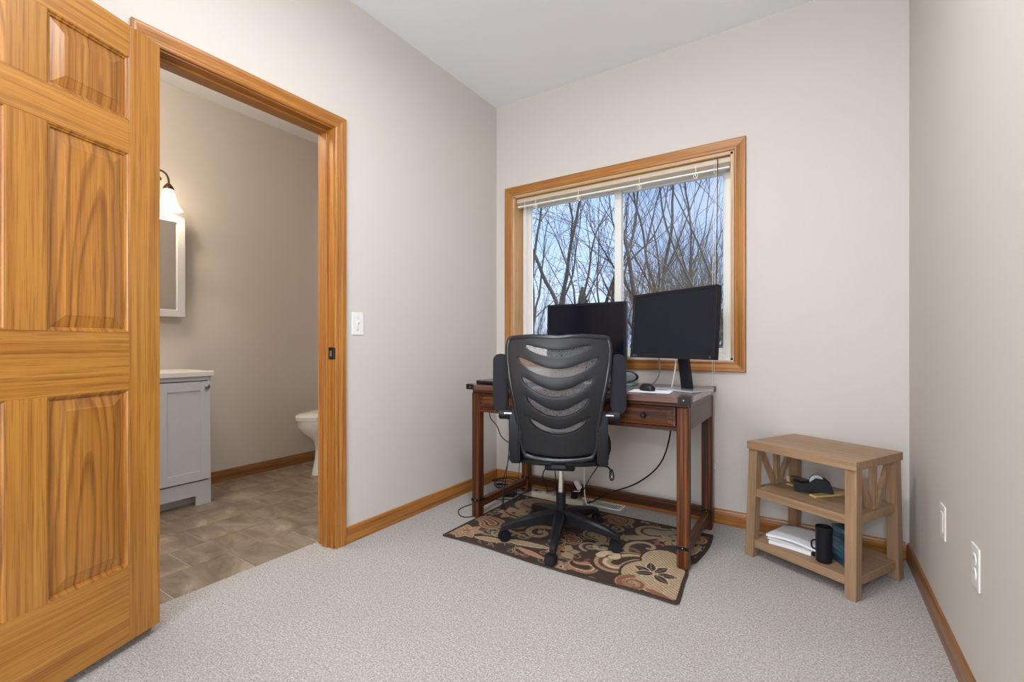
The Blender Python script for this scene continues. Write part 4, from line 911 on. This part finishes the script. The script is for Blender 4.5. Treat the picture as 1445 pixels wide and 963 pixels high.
o = MB().box(-0.105, 0.105, -0.017, 0.017, 0.0, 0.009, 0.0015).build('ruler', M['yellow']); o.location = (0.068, 2.520, Z1); o.rotation_euler = (0, 0, math.radians(45)); tag(o, 'yellow wooden ruler lying on the middle shelf', 'ruler')
# black mug on the lower shelf
mg = thing('thermos_mug', 'tall black travel mug standing on the lower shelf', 'mug', (0.036, 2.352, Z2), math.radians(200))
MB().lathe([(0.0, 0.0), (0.027, 0.0), (0.029, 0.003), (0.030, 0.02), (0.0305, 0.132), (0.0315, 0.136), (0.0315, 0.147), (0.028, 0.149), (0.026, 0.140), (0.0, 0.139)], n=32).build('body', M['black'], mg, True)
MB().tube([(0.029, 0, 0.088), (0.042, 0, 0.086), (0.047, 0, 0.072), (0.042, 0, 0.054), (0.029, 0, 0.050)], 0.0035, 8).build('handle', M['black'], mg, True)
MB().box(-0.012, 0.012, -0.004, 0.010, 0.147, 0.153, 0.001).build('lid_tab', M['black'], mg)
bx = thing('boxed_book', 'dark blue and teal box standing behind the black mug', 'box', (0.108, 2.380, Z2), math.radians(-62))
q = NM('box_print', (0.03, 0.08, 0.12), 0.35); vv = q.obj((6, 6, 60)); f = q.noise(vv, 1.0, 4, 0.6)
q.col(q.ramp(f, [(0.38, (0.012, 0.028, 0.05)), (0.52, (0.03, 0.085, 0.12)), (0.66, (0.15, 0.30, 0.36))]))
MB().box(-0.045, 0.045, -0.026, 0.026, 0.0, 0.150, 0.0015).build('carton', q.m, bx)
lb = MB().box(-0.046, -0.0449, -0.022, 0.012, 0.012, 0.040).build('label', M['paper'], bx)
bb = MB(); random.seed(3); y = -0.018
while y < 0.008: w = random.choice((0.001, 0.002, 0.0012)); bb.box(-0.0465, -0.0459, y, y + w, 0.017, 0.036); y += w + random.choice((0.001, 0.0018))
bb.build('barcode', M['black'], lb)
# stack of papers, curled
def curled(name, label, loc, rz, w, d, th, lift, z, mat=None):
    m = bmesh.new(); n = 18; T = []; Bt = []
    for i in range(n + 1):
        x = -w / 2 + w * i / n; t = i / n
        for arr, extra in ((T, th), (Bt, 0)):
            arr.append([m.verts.new((x, y, z + extra + lift * (math.sin(pi * t) ** 1.3) * (0.55 + 0.45 * (y / d + 0.5)) + 0.25 * lift * math.sin(t * 11) * (y > 0) * (0.3 + t * (1 - t)))) for y in (-d / 2, -d / 6, d / 6, d / 2)])
    for arr in (T, Bt):
        for A, B in zip(arr, arr[1:]):
            for k in range(3): m.faces.new((A[k], A[k + 1], B[k + 1], B[k]))
    for i in range(n):
        for k in (0, 3): m.faces.new((T[i][k], T[i + 1][k], Bt[i + 1][k], Bt[i][k]))
    for i in (0, n):
        for k in range(3): m.faces.new((T[i][k], T[i][k + 1], Bt[i][k + 1], Bt[i][k]))
    bmesh.ops.recalc_face_normals(m, faces=m.faces[:]); b = MB(); b.merge(m); o = b.build(name, mat or M['paper'], None, True); o.location = loc; o.rotation_euler = (0, 0, rz); return tag(o, label, 'papers')
curled('paper_stack', 'neat lower stack of white papers on the bottom shelf', (-0.070, 2.480, Z2), math.radians(-16), 0.17, 0.16, 0.014, 0.002, 0.0)
curled('paper_stack', 'thin middle stack of white papers poking out between the two', (-0.075, 2.492, Z2 + 0.0168), math.radians(-10), 0.19, 0.15, 0.0012, 0.001, 0.0)
curled('paper_stack', 'curled upper stack of white papers leaning over lower stack', (-0.055, 2.500, Z2 + 0.0195), math.radians(-22), 0.215, 0.17, 0.010, 0.016, 0.0)
wl = thing('wallet', 'small black pouch with silver tag under the papers', 'pouch', (0.0, 2.405, Z2), math.radians(-25))
MB().box(-0.035, 0.035, -0.022, 0.022, 0.0, 0.013, 0.004, 2).build('pouch', M['blacksoft'], wl, True); MB().box(0.034, 0.044, -0.018, -0.006, 0.004, 0.012, 0.001).build('tag', M['nickel'], wl)

# ------------------------------------------------------------------ bathroom furniture
vn = thing('bathroom_vanity', 'light grey shaker vanity with white top and one visible door', 'vanity', (-3.40, 1.10, 0), 0)
vx0, vx1 = -0.195, 0.210; hy_ = 0.30
MB().box(vx0, vx1 - 0.018, -hy_, hy_, 0.10, 0.800).build('cabinet_body', M['vanity'], vn)
fr_ = MB(); fr_.box(vx1 - 0.018, vx1, -hy_, hy_, 0.775, 0.800, 0.001); fr_.box(vx1 - 0.018, vx1, -hy_, hy_, 0.062, 0.150, 0.001)
for s_ in (-1, 1): fr_.box(vx1 - 0.018, vx1, s_ * hy_ - (0.018 if s_ > 0 else 0), s_ * hy_ + (0.018 if s_ < 0 else 0), 0.15, 0.775, 0.001)
for s_ in (-1, 1): fr_.box(vx1 - 0.018, vx1, *sorted((s_ * hy_, s_ * (hy_ - 0.085))), 0.0005, 0.062, 0.001)
fr_.build('face_frame', M['vanity'], vn)
MB().box(vx0, vx1 - 0.075, -hy_, hy_, 0.0005, 0.10).build('toe_kick', M['vanity'], vn)
for s_ in (-1, 1):
    y0, y1 = sorted((s_ * 0.002, s_ * (hy_ - 0.010))); z0, z1 = 0.160, 0.768; x = vx1
    dm = MB(); w = 0.055
    dm.box(x, x + 0.016, y0, y0 + w, z0, z1, 0.001); dm.box(x, x + 0.016, y1 - w, y1, z0, z1, 0.001); dm.box(x, x + 0.016, y0 + w, y1 - w, z0, z0 + w, 0.001); dm.box(x, x + 0.016, y0 + w, y1 - w, z1 - w, z1, 0.001); dm.box(x, x + 0.009, y0 + w, y1 - w, z0 + w, z1 - w)
    d = dm.build('door', M['vanity'], vn)
    MB().lathe([(0.006, 0), (0.005, 0.012), (0.013, 0.018), (0.014, 0.023), (0.010, 0.028), (0.0, 0.029)], n=20, mat=Matrix.Translation((x + 0.016, y1 - 0.024, 0.735)) @ Matrix.Rotation(pi / 2, 4, 'Y')).build('knob', M['nickel'], d, True)
MB().box(vx0 - 0.01, vx1 + 0.022, -hy_ - 0.010, hy_ + 0.010, 0.800, 0.832, 0.004, 2).build('sink_top', M['counter'], vn)
fc = MB(); fc.cyl((-0.09, 0, 0.832), (-0.09, 0, 0.96), 0.014, n=16); fc.tube([(-0.09, 0, 0.95), (-0.05, 0, 0.985), (0.0, 0, 0.97), (0.01, 0, 0.94)], 0.010, 10); fc.build('faucet', M['nickel'], vn, True)
mr_ = thing('mirror_cabinet', 'white framed mirror cabinet above the bathroom vanity', 'mirror', (-3.607, 1.10, 0), 0)
MB().box(0, 0.06, -0.275, 0.275, 1.19, 1.84, 0.002).build('cabinet_body', M['mframe'], mr_)
fm = MB(); w = 0.048
fm.box(0.06, 0.08, -0.292, -0.292 + w, 1.18, 1.852, 0.003); fm.box(0.06, 0.08, 0.292 - w, 0.292, 1.18, 1.852, 0.003); fm.box(0.06, 0.08, -0.292 + w, 0.292 - w, 1.18, 1.18 + w, 0.003); fm.box(0.06, 0.08, -0.292 + w, 0.292 - w, 1.852 - w, 1.852, 0.003)
fm.build('frame', M['mframe'], mr_); MB().box(0.060, 0.068, -0.246, 0.246, 1.226, 1.806).build('mirror_glass', M['mirror'], mr_)
# vanity light, two bell shades
vl = thing('vanity_light', 'bronze wall light with frosted bell shades above the mirror', 'wall lamp', (-3.608, 1.095, 2.00), 0)
MB().lathe([(0.0, 0.02), (0.05, 0.018), (0.062, 0.008), (0.065, 0)], n=28, mat=Matrix.Rotation(pi / 2, 4, 'Y')).build('backplate', M['bronze'], vl, True)
for s_ in (-1, 1):
    y = s_ * 0.175
    a = MB().tube([(0.015, s_ * 0.02, 0.0), (0.06, s_ * 0.05, 0.005), (0.10, s_ * 0.09, 0.06), (0.13, s_ * 0.125, 0.105), (0.145, s_ * 0.16, 0.090), (0.147, y, 0.055), (0.148, y, 0.02)], 0.006, 10, 4)
    a.tube([(0.10, s_ * 0.09, 0.06), (0.11, s_ * 0.12, 0.045), (0.118, s_ * 0.145, 0.055), (0.115, s_ * 0.135, 0.07), (0.11, s_ * 0.125, 0.062)], 0.004, 8, 3)
    arm = a.build('arm', M['bronze'], vl, True)
    MB().lathe([(0.0, 0.03), (0.012, 0.028), (0.022, 0.015), (0.030, 0.0), (0.030, -0.008), (0.0, -0.008)], (0.148, y, 0.0), 24).build('shade_holder', M['bronze'], arm, True)
    sh = MB().lathe([(0.026, -0.006), (0.034, -0.030), (0.041, -0.065), (0.050, -0.095), (0.064, -0.122), (0.078, -0.138), (0.075, -0.138), (0.060, -0.120), (0.046, -0.093), (0.037, -0.063), (0.030, -0.030), (0.022, -0.008)], (0.148, y, 0.0), 32)
    sh.build('shade', M['shade'], arm, True)
    l = D.lights.new('vanity_bulb', 'POINT'); l.energy = 8; l.color = (1.0, 0.82, 0.58); l.shadow_soft_size = 0.035
    lo = D.objects.new('vanity_bulb', l); COL.objects.link(lo); lo.location = (-3.608 + 0.148, 1.095 + y, 2.0 - 0.075)
# toilet, facing -y
tl = thing('toilet', 'white porcelain toilet partly hidden by the right jamb', 'toilet', (-3.19, 2.42, 0), 0)
def oval(rows_, n=36):
    """rows: (half width, front y, back y, z)"""
    m = bmesh.new(); R = []
    for w, yf, yb, z in rows_:
        yc = yb - w * 0.9 if yb - yf > 2 * w else (yf + yb) / 2
        r = []
        for k in range(n):
            a = 2 * pi * k / n; c, s_ = math.cos(a), math.sin(a)
            y = yc + (s_ * (yc - yf) if s_ < 0 else s_ * (yb - yc)); r.append(m.verts.new((c * w, y, z)))
        R.append(r)
    for A, B in zip(R, R[1:]):
        for k in range(n): l = (k + 1) % n; m.faces.new((A[k], A[l], B[l], B[k]))
    m.faces.new(R[0][::-1]); m.faces.new(R[-1]); b = MB(); b.merge(m); return b
oval([(0.115, -0.315, 0.16, 0.001), (0.112, -0.312, 0.16, 0.02), (0.098, -0.290, 0.15, 0.12), (0.100, -0.285, 0.15, 0.20), (0.125, -0.310, 0.15, 0.27), (0.165, -0.385, 0.15, 0.33), (0.182, -0.420, 0.15, 0.38), (0.185, -0.425, 0.15, 0.425)]).build('bowl', M['porcelain'], tl, True)
oval([(0.186, -0.432, 0.13, 0.427), (0.188, -0.436, 0.13, 0.432), (0.188, -0.436, 0.13, 0.443), (0.184, -0.430, 0.13, 0.447)]).build('seat', M['porcelain'], tl, True)
oval([(0.186, -0.434, 0.13, 0.4485), (0.188, -0.438, 0.13, 0.453), (0.186, -0.434, 0.13, 0.466), (0.165, -0.405, 0.12, 0.474), (0.10, -0.30, 0.08, 0.478)]).build('lid', M['porcelain'], tl, True)
MB().box(-0.20, 0.20, 0.165, 0.355, 0.40, 0.74, 0.02, 3).build('tank', M['porcelain'], tl, True); MB().box(-0.21, 0.21, 0.155, 0.360, 0.742, 0.775, 0.008, 2).build('tank_lid', M['porcelain'], tl, True)
MB().box(-0.09, 0.09, 0.10, 0.33, 0.30, 0.40, 0.015, 2).build('tank_base', M['porcelain'], tl, True)

# ------------------------------------------------------------------ added lamps, out of view, to brighten both rooms
LX, LY = -0.66, 1.02
cl = thing('added_ceiling_lamp', 'added round ceiling fill lamp over the middle of the office', 'ceiling lamp', (LX, LY, ZC), 0)
MB().cyl((0, 0, -0.03), (0, 0, -0.0005), 0.21, n=40, bev=0.004).build('canopy', M['nickel'], cl, True)
MB().lathe([(0.0, -0.095), (0.07, -0.09), (0.13, -0.072), (0.175, -0.045), (0.19, -0.031)], n=40).build('diffuser', M['diffuser'], cl, True)
l = D.lights.new('ceiling_fill', 'AREA'); l.shape = 'DISK'; l.size = 0.38; l.energy = 25; l.color = (0.95, 0.975, 1.0)  # unseen lamp added to light the carpet and walls
lo = D.objects.new('ceiling_fill', l); COL.objects.link(lo); lo.location = (LX, LY, ZC - 0.10)
fl_ = thing('added_floor_lamp', 'added slim fill lamp in the corner behind the camera', 'floor lamp', (-0.02, -1.25, 0), 0)
MB().lathe([(0.0, 0.02), (0.12, 0.018), (0.13, 0.0005), (0, 0.0005)], n=32).build('base', M['iron'], fl_, True)
MB().cyl((0, 0, 0.018), (0, 0, 1.50), 0.011, n=12).build('pole', M['iron'], fl_, True)
MB().lathe([(0.02, 1.50), (0.10, 1.53), (0.17, 1.60), (0.175, 1.60), (0.10, 1.525), (0.02, 1.495)], n=36).build('lamp_shade', M['iron'], fl_, True)
l = D.lights.new('floor_lamp_fill', 'POINT'); l.shadow_soft_size = 0.10; l.energy = 70; l.color = (0.93, 0.97, 1.0)  # added out of view to brighten the ceiling
lo = D.objects.new('floor_lamp_fill', l); COL.objects.link(lo); lo.location = (-0.02, -1.25, 1.68)
bc = thing('added_ceiling_lamp', 'added round ceiling lamp brightening the bathroom', 'ceiling lamp', (-2.75, 0.55, ZC), 0)
MB().cyl((0, 0, -0.02), (0, 0, -0.0005), 0.13, n=32, bev=0.003).build('canopy', M['nickel'], bc, True)
MB().lathe([(0.0, -0.075), (0.06, -0.068), (0.10, -0.05), (0.118, -0.021)], n=32).build('diffuser', M['diffuser'], bc, True)
l = D.lights.new('bathroom_fill', 'POINT'); l.energy = 27; l.color = (1.0, 0.90, 0.78); l.shadow_soft_size = 0.12  # unseen lamp added to brighten the bathroom
lo = D.objects.new('bathroom_fill', l); COL.objects.link(lo); lo.location = (-2.75, 0.55, ZC - 0.22)

# ------------------------------------------------------------------ outside: lawn and bare trees
struct('ground', MB().box(-60, 40, YB + 0.3, 90, -0.9, -0.7), M['lawn'], 'dormant brown lawn outside the window', 'lawn')
def tubes_mesh(name, segs, mat, parent, n, kind=None):
    """segs: list of (p0, p1, r0, r1)"""
    A = np.array([s[0] for s in segs]); B = np.array([s[1] for s in segs]); r0 = np.array([s[2] for s in segs])[:, None]; r1 = np.array([s[3] for s in segs])[:, None]
    d = B - A; d /= np.linalg.norm(d, axis=1)[:, None] + 1e-9
    h = np.where(np.abs(d[:, 2:3]) > 0.9, np.array([[1.0, 0, 0]]), np.array([[0, 0, 1.0]])); x = np.cross(d, h); x /= np.linalg.norm(x, axis=1)[:, None]; y = np.cross(d, x)
    V = []
    for P, r in ((A, r0), (B, r1)):
        for k in range(n): a = 2 * pi * k / n; V.append(P + (x * math.cos(a) + y * math.sin(a)) * r)
    V = np.stack(V, 1); N = len(segs); base = (np.arange(N) * 2 * n)[:, None, None]
    f = np.array([[k, (k + 1) % n, n + (k + 1) % n, n + k] for k in range(n)])[None]; F = (base + f).reshape(-1, 4); V = V.reshape(-1, 3)
    me = D.meshes.new(name); me.vertices.add(len(V)); me.vertices.foreach_set('co', V.ravel()); me.loops.add(F.size); me.loops.foreach_set('vertex_index', F.ravel()); me.polygons.add(len(F)); me.polygons.foreach_set('loop_start', np.arange(0, F.size, 4)); me.update(calc_edges=True)
    me.polygons.foreach_set('use_smooth', [True] * len(F)); me.materials.append(mat)
    o = D.objects.new(name, me); COL.objects.link(o); o.parent = parent
    if kind: o['kind'] = kind
    return o
def grow(segs_b, segs_t, p, d, L, r, depth, rnd, up=0.12, spread=0.6, wob=0.13, minr=0.006, kids=(3, 5)):
    n = max(4, int(L / 0.35)); step = L / n; pts = []
    for i in range(n):
        t = i / n; d = (d + Vector((rnd.gauss(0, wob), rnd.gauss(0, wob), rnd.gauss(0, wob) + up * 0.35))).normalized(); q_ = p + d * step
        ra = r * (1 - 0.72 * t); rb = r * (1 - 0.72 * (i + 1) / n)
        (segs_b if ra > 0.022 else segs_t).append((tuple(p), tuple(q_), ra, rb)); p = q_; pts.append((p.copy(), d.copy(), rb, t))
    if depth <= 0: return
    k = rnd.randint(*kids)
    for j in range(k):
        i = int(n * (0.22 + 0.76 * (j + rnd.random() * 0.8) / k)); i = min(i, n - 1); bp, bd, br, t = pts[i]
        ax = Vector((rnd.gauss(0, 1), rnd.gauss(0, 1), rnd.gauss(0, 0.6))); side = (ax - bd * ax.dot(bd)).normalized()
        nd = (bd + side * spread * rnd.uniform(0.6, 1.25) + Vector((0, 0, up))).normalized()
        nr = max(br * rnd.uniform(0.5, 0.72), minr)
        grow(segs_b, segs_t, bp, nd, L * rnd.uniform(0.42, 0.66), nr, depth - 1, rnd, up, spread, wob * 1.15, minr, kids)
CT, ST = math.cos(math.radians(33.18)), math.sin(math.radians(33.18))
def bearing(px, d):      # ground point at lateral bearing px and depth d from the doorway viewpoint
    l = (px - 722.5) / 651 * d; return Vector((CT * l - ST * d, ST * l + CT * d, -0.7))
def tree(label, base, limbs, seed, depth=3, spread=0.6, up=0.12, kids=(3, 5), minr=0.007, mats=('bark', 'twig'), name='bare_tree', cat='tree', group='bare trees outside'):
    rnd = random.Random(seed); sb, stw = [], []
    for (dv, L, r) in limbs:
        r *= 0.62 if r > 0.03 else 1
        off = Vector((rnd.uniform(-0.1, 0.1), rnd.uniform(-0.1, 0.1), 0)); grow(sb, stw, base + off, Vector(dv).normalized(), L, r, depth, rnd, up, spread, 0.085, minr, kids)
    t = thing(name, label, cat, tuple(base), 0, group); mi = Matrix.Translation(-base)
    sh_ = lambda S: [(tuple(Vector(a) - base), tuple(Vector(b) - base), c, d) for a, b, c, d in S]
    if sb: tubes_mesh('trunk', sh_(sb), M[mats[0]], t, 6)
    if stw: tubes_mesh('twigs', sh_(stw), M[mats[1]], t, 3, 'stuff')
    return t
rt = Vector((CT, ST, 0)); fw = Vector((-ST, CT, 0))
def V3(a, b, c): return rt * a + fw * b + Vector((0, 0, c))
tree('bare tree with clustered trunks behind the left pane centre', bearing(795, 15), [(V3(0.02, 0, 1), 8.0, 0.16), (V3(-0.12, 0, 1), 7.4, 0.15), (V3(0.10, 0.1, 1), 7.2, 0.10)], 3, 3, 0.5, 0.2, (3, 4))
tree('slim straight bare tree behind the left pane right side', bearing(838, 16), [(V3(0.0, 0, 1), 8.4, 0.13), (V3(0.06, 0.0, 1), 7.0, 0.09)], 8, 3, 0.45, 0.2, (3, 4))
tree('slim bare tree just left of the window mullion', bearing(852, 13.5), [(V3(0.12, 0, 1), 6.6, 0.11), (V3(0.3, 0, 1), 5.6, 0.08)], 12, 3, 0.5, 0.16)
tree('dark forked bare tree at left edge of the window', bearing(772, 13), [(V3(-0.22, 0, 1), 6.6, 0.11), (V3(-0.42, 0.1, 1), 5.8, 0.08)], 21, 3, 0.6, 0.14)
tree('large bare tree with limbs leaning left behind right pane', bearing(965, 12), [(V3(-0.48, 0, 1), 5.4, 0.17), (V3(-0.25, 0, 1), 6.6, 0.13), (V3(-0.72, 0.1, 1), 4.4, 0.10)], 5, 3, 0.6, 0.12, (3, 4))
tree('bare tree with slender upright limbs behind right pane', bearing(940, 14), [(V3(-0.18, 0, 1), 8.2, 0.10), (V3(0.05, 0, 1), 8.0, 0.09), (V3(-0.35, 0, 1), 7.5, 0.08)], 17, 3, 0.5, 0.2, (2, 4))
tree('fine twigged bare tree at right edge of the window', bearing(1040, 9), [(V3(-0.25, 0, 1), 6.0, 0.06), (V3(-0.05, 0, 1), 6.0, 0.06), (V3(-0.5, 0, 1), 5.2, 0.05)], 27, 3, 0.75, 0.0, (3, 5), 0.0045, ('twig', 'twig'))
for k, (px, dd, sd) in enumerate(((735, 34, 31), (818, 40, 32), (882, 36, 33))):
    tree(['distant bare tree low at the left of the window', 'distant bare tree between the left trunks', 'distant bare tree showing beside the mullion', 'distant bare tree behind the leaning limbs', 'distant bare tree behind the brown brush'][k], bearing(px, dd), [(V3(0.05, 0, 1), 7.0, 0.16), (V3(-0.3, 0, 1), 6.0, 0.10), (V3(0.35, 0, 1), 6.0, 0.10)], sd, 3, 0.6, 0.16, (2, 4), 0.012)
for k, (px, dd, hgt, n) in enumerate(((975, 13, 3.3, 50), (1015, 12, 2.9, 40), (930, 15, 2.9, 34), (765, 19, 2.2, 26), (860, 20, 2.0, 24))):
    rnd = random.Random(90 + k); limbs = [(V3(rnd.uniform(-0.55, 0.55), rnd.uniform(-0.4, 0.4), 1), hgt * rnd.uniform(0.75, 1.1), 0.02) for _ in range(n)]
    tree(['dense brown brush rising behind the right monitor', 'brown brush at the lower right of window', 'brown brush behind the gap between monitors', 'low brush behind the left monitor corner', 'low brush beside the window mullion'][k], bearing(px, dd), limbs, 50 + k, 2, 0.4, 0.12, (4, 6), 0.006, ('brush', 'brush'), 'leafless_shrub', 'shrub', 'brush outside the window')
# small evergreen between the left trunks
eg = thing('evergreen_tree', 'small dark evergreen low between the left trunks', 'tree', tuple(bearing(822, 21)), 0)
rnd = random.Random(5); segs = []
for k in range(900):
    z = rnd.uniform(0.5, 4.3); a = rnd.uniform(0, 2 * pi); R0 = 1.5 * (1 - z / 4.6); p = Vector((R0 * 0.3 * math.cos(a), R0 * 0.3 * math.sin(a), z)); q2 = Vector((R0 * math.cos(a) * rnd.uniform(0.6, 1.1), R0 * math.sin(a) * rnd.uniform(0.6, 1.1), z - 0.15)); segs.append((tuple(p), tuple(q2), 0.05, 0.01))
tubes_mesh('foliage', segs, M['pine'], eg, 4, 'stuff'); MB().cyl((0, 0, 0), (0, 0, 4.2), 0.1, 0.02, 8).build('trunk', M['bark'], eg)
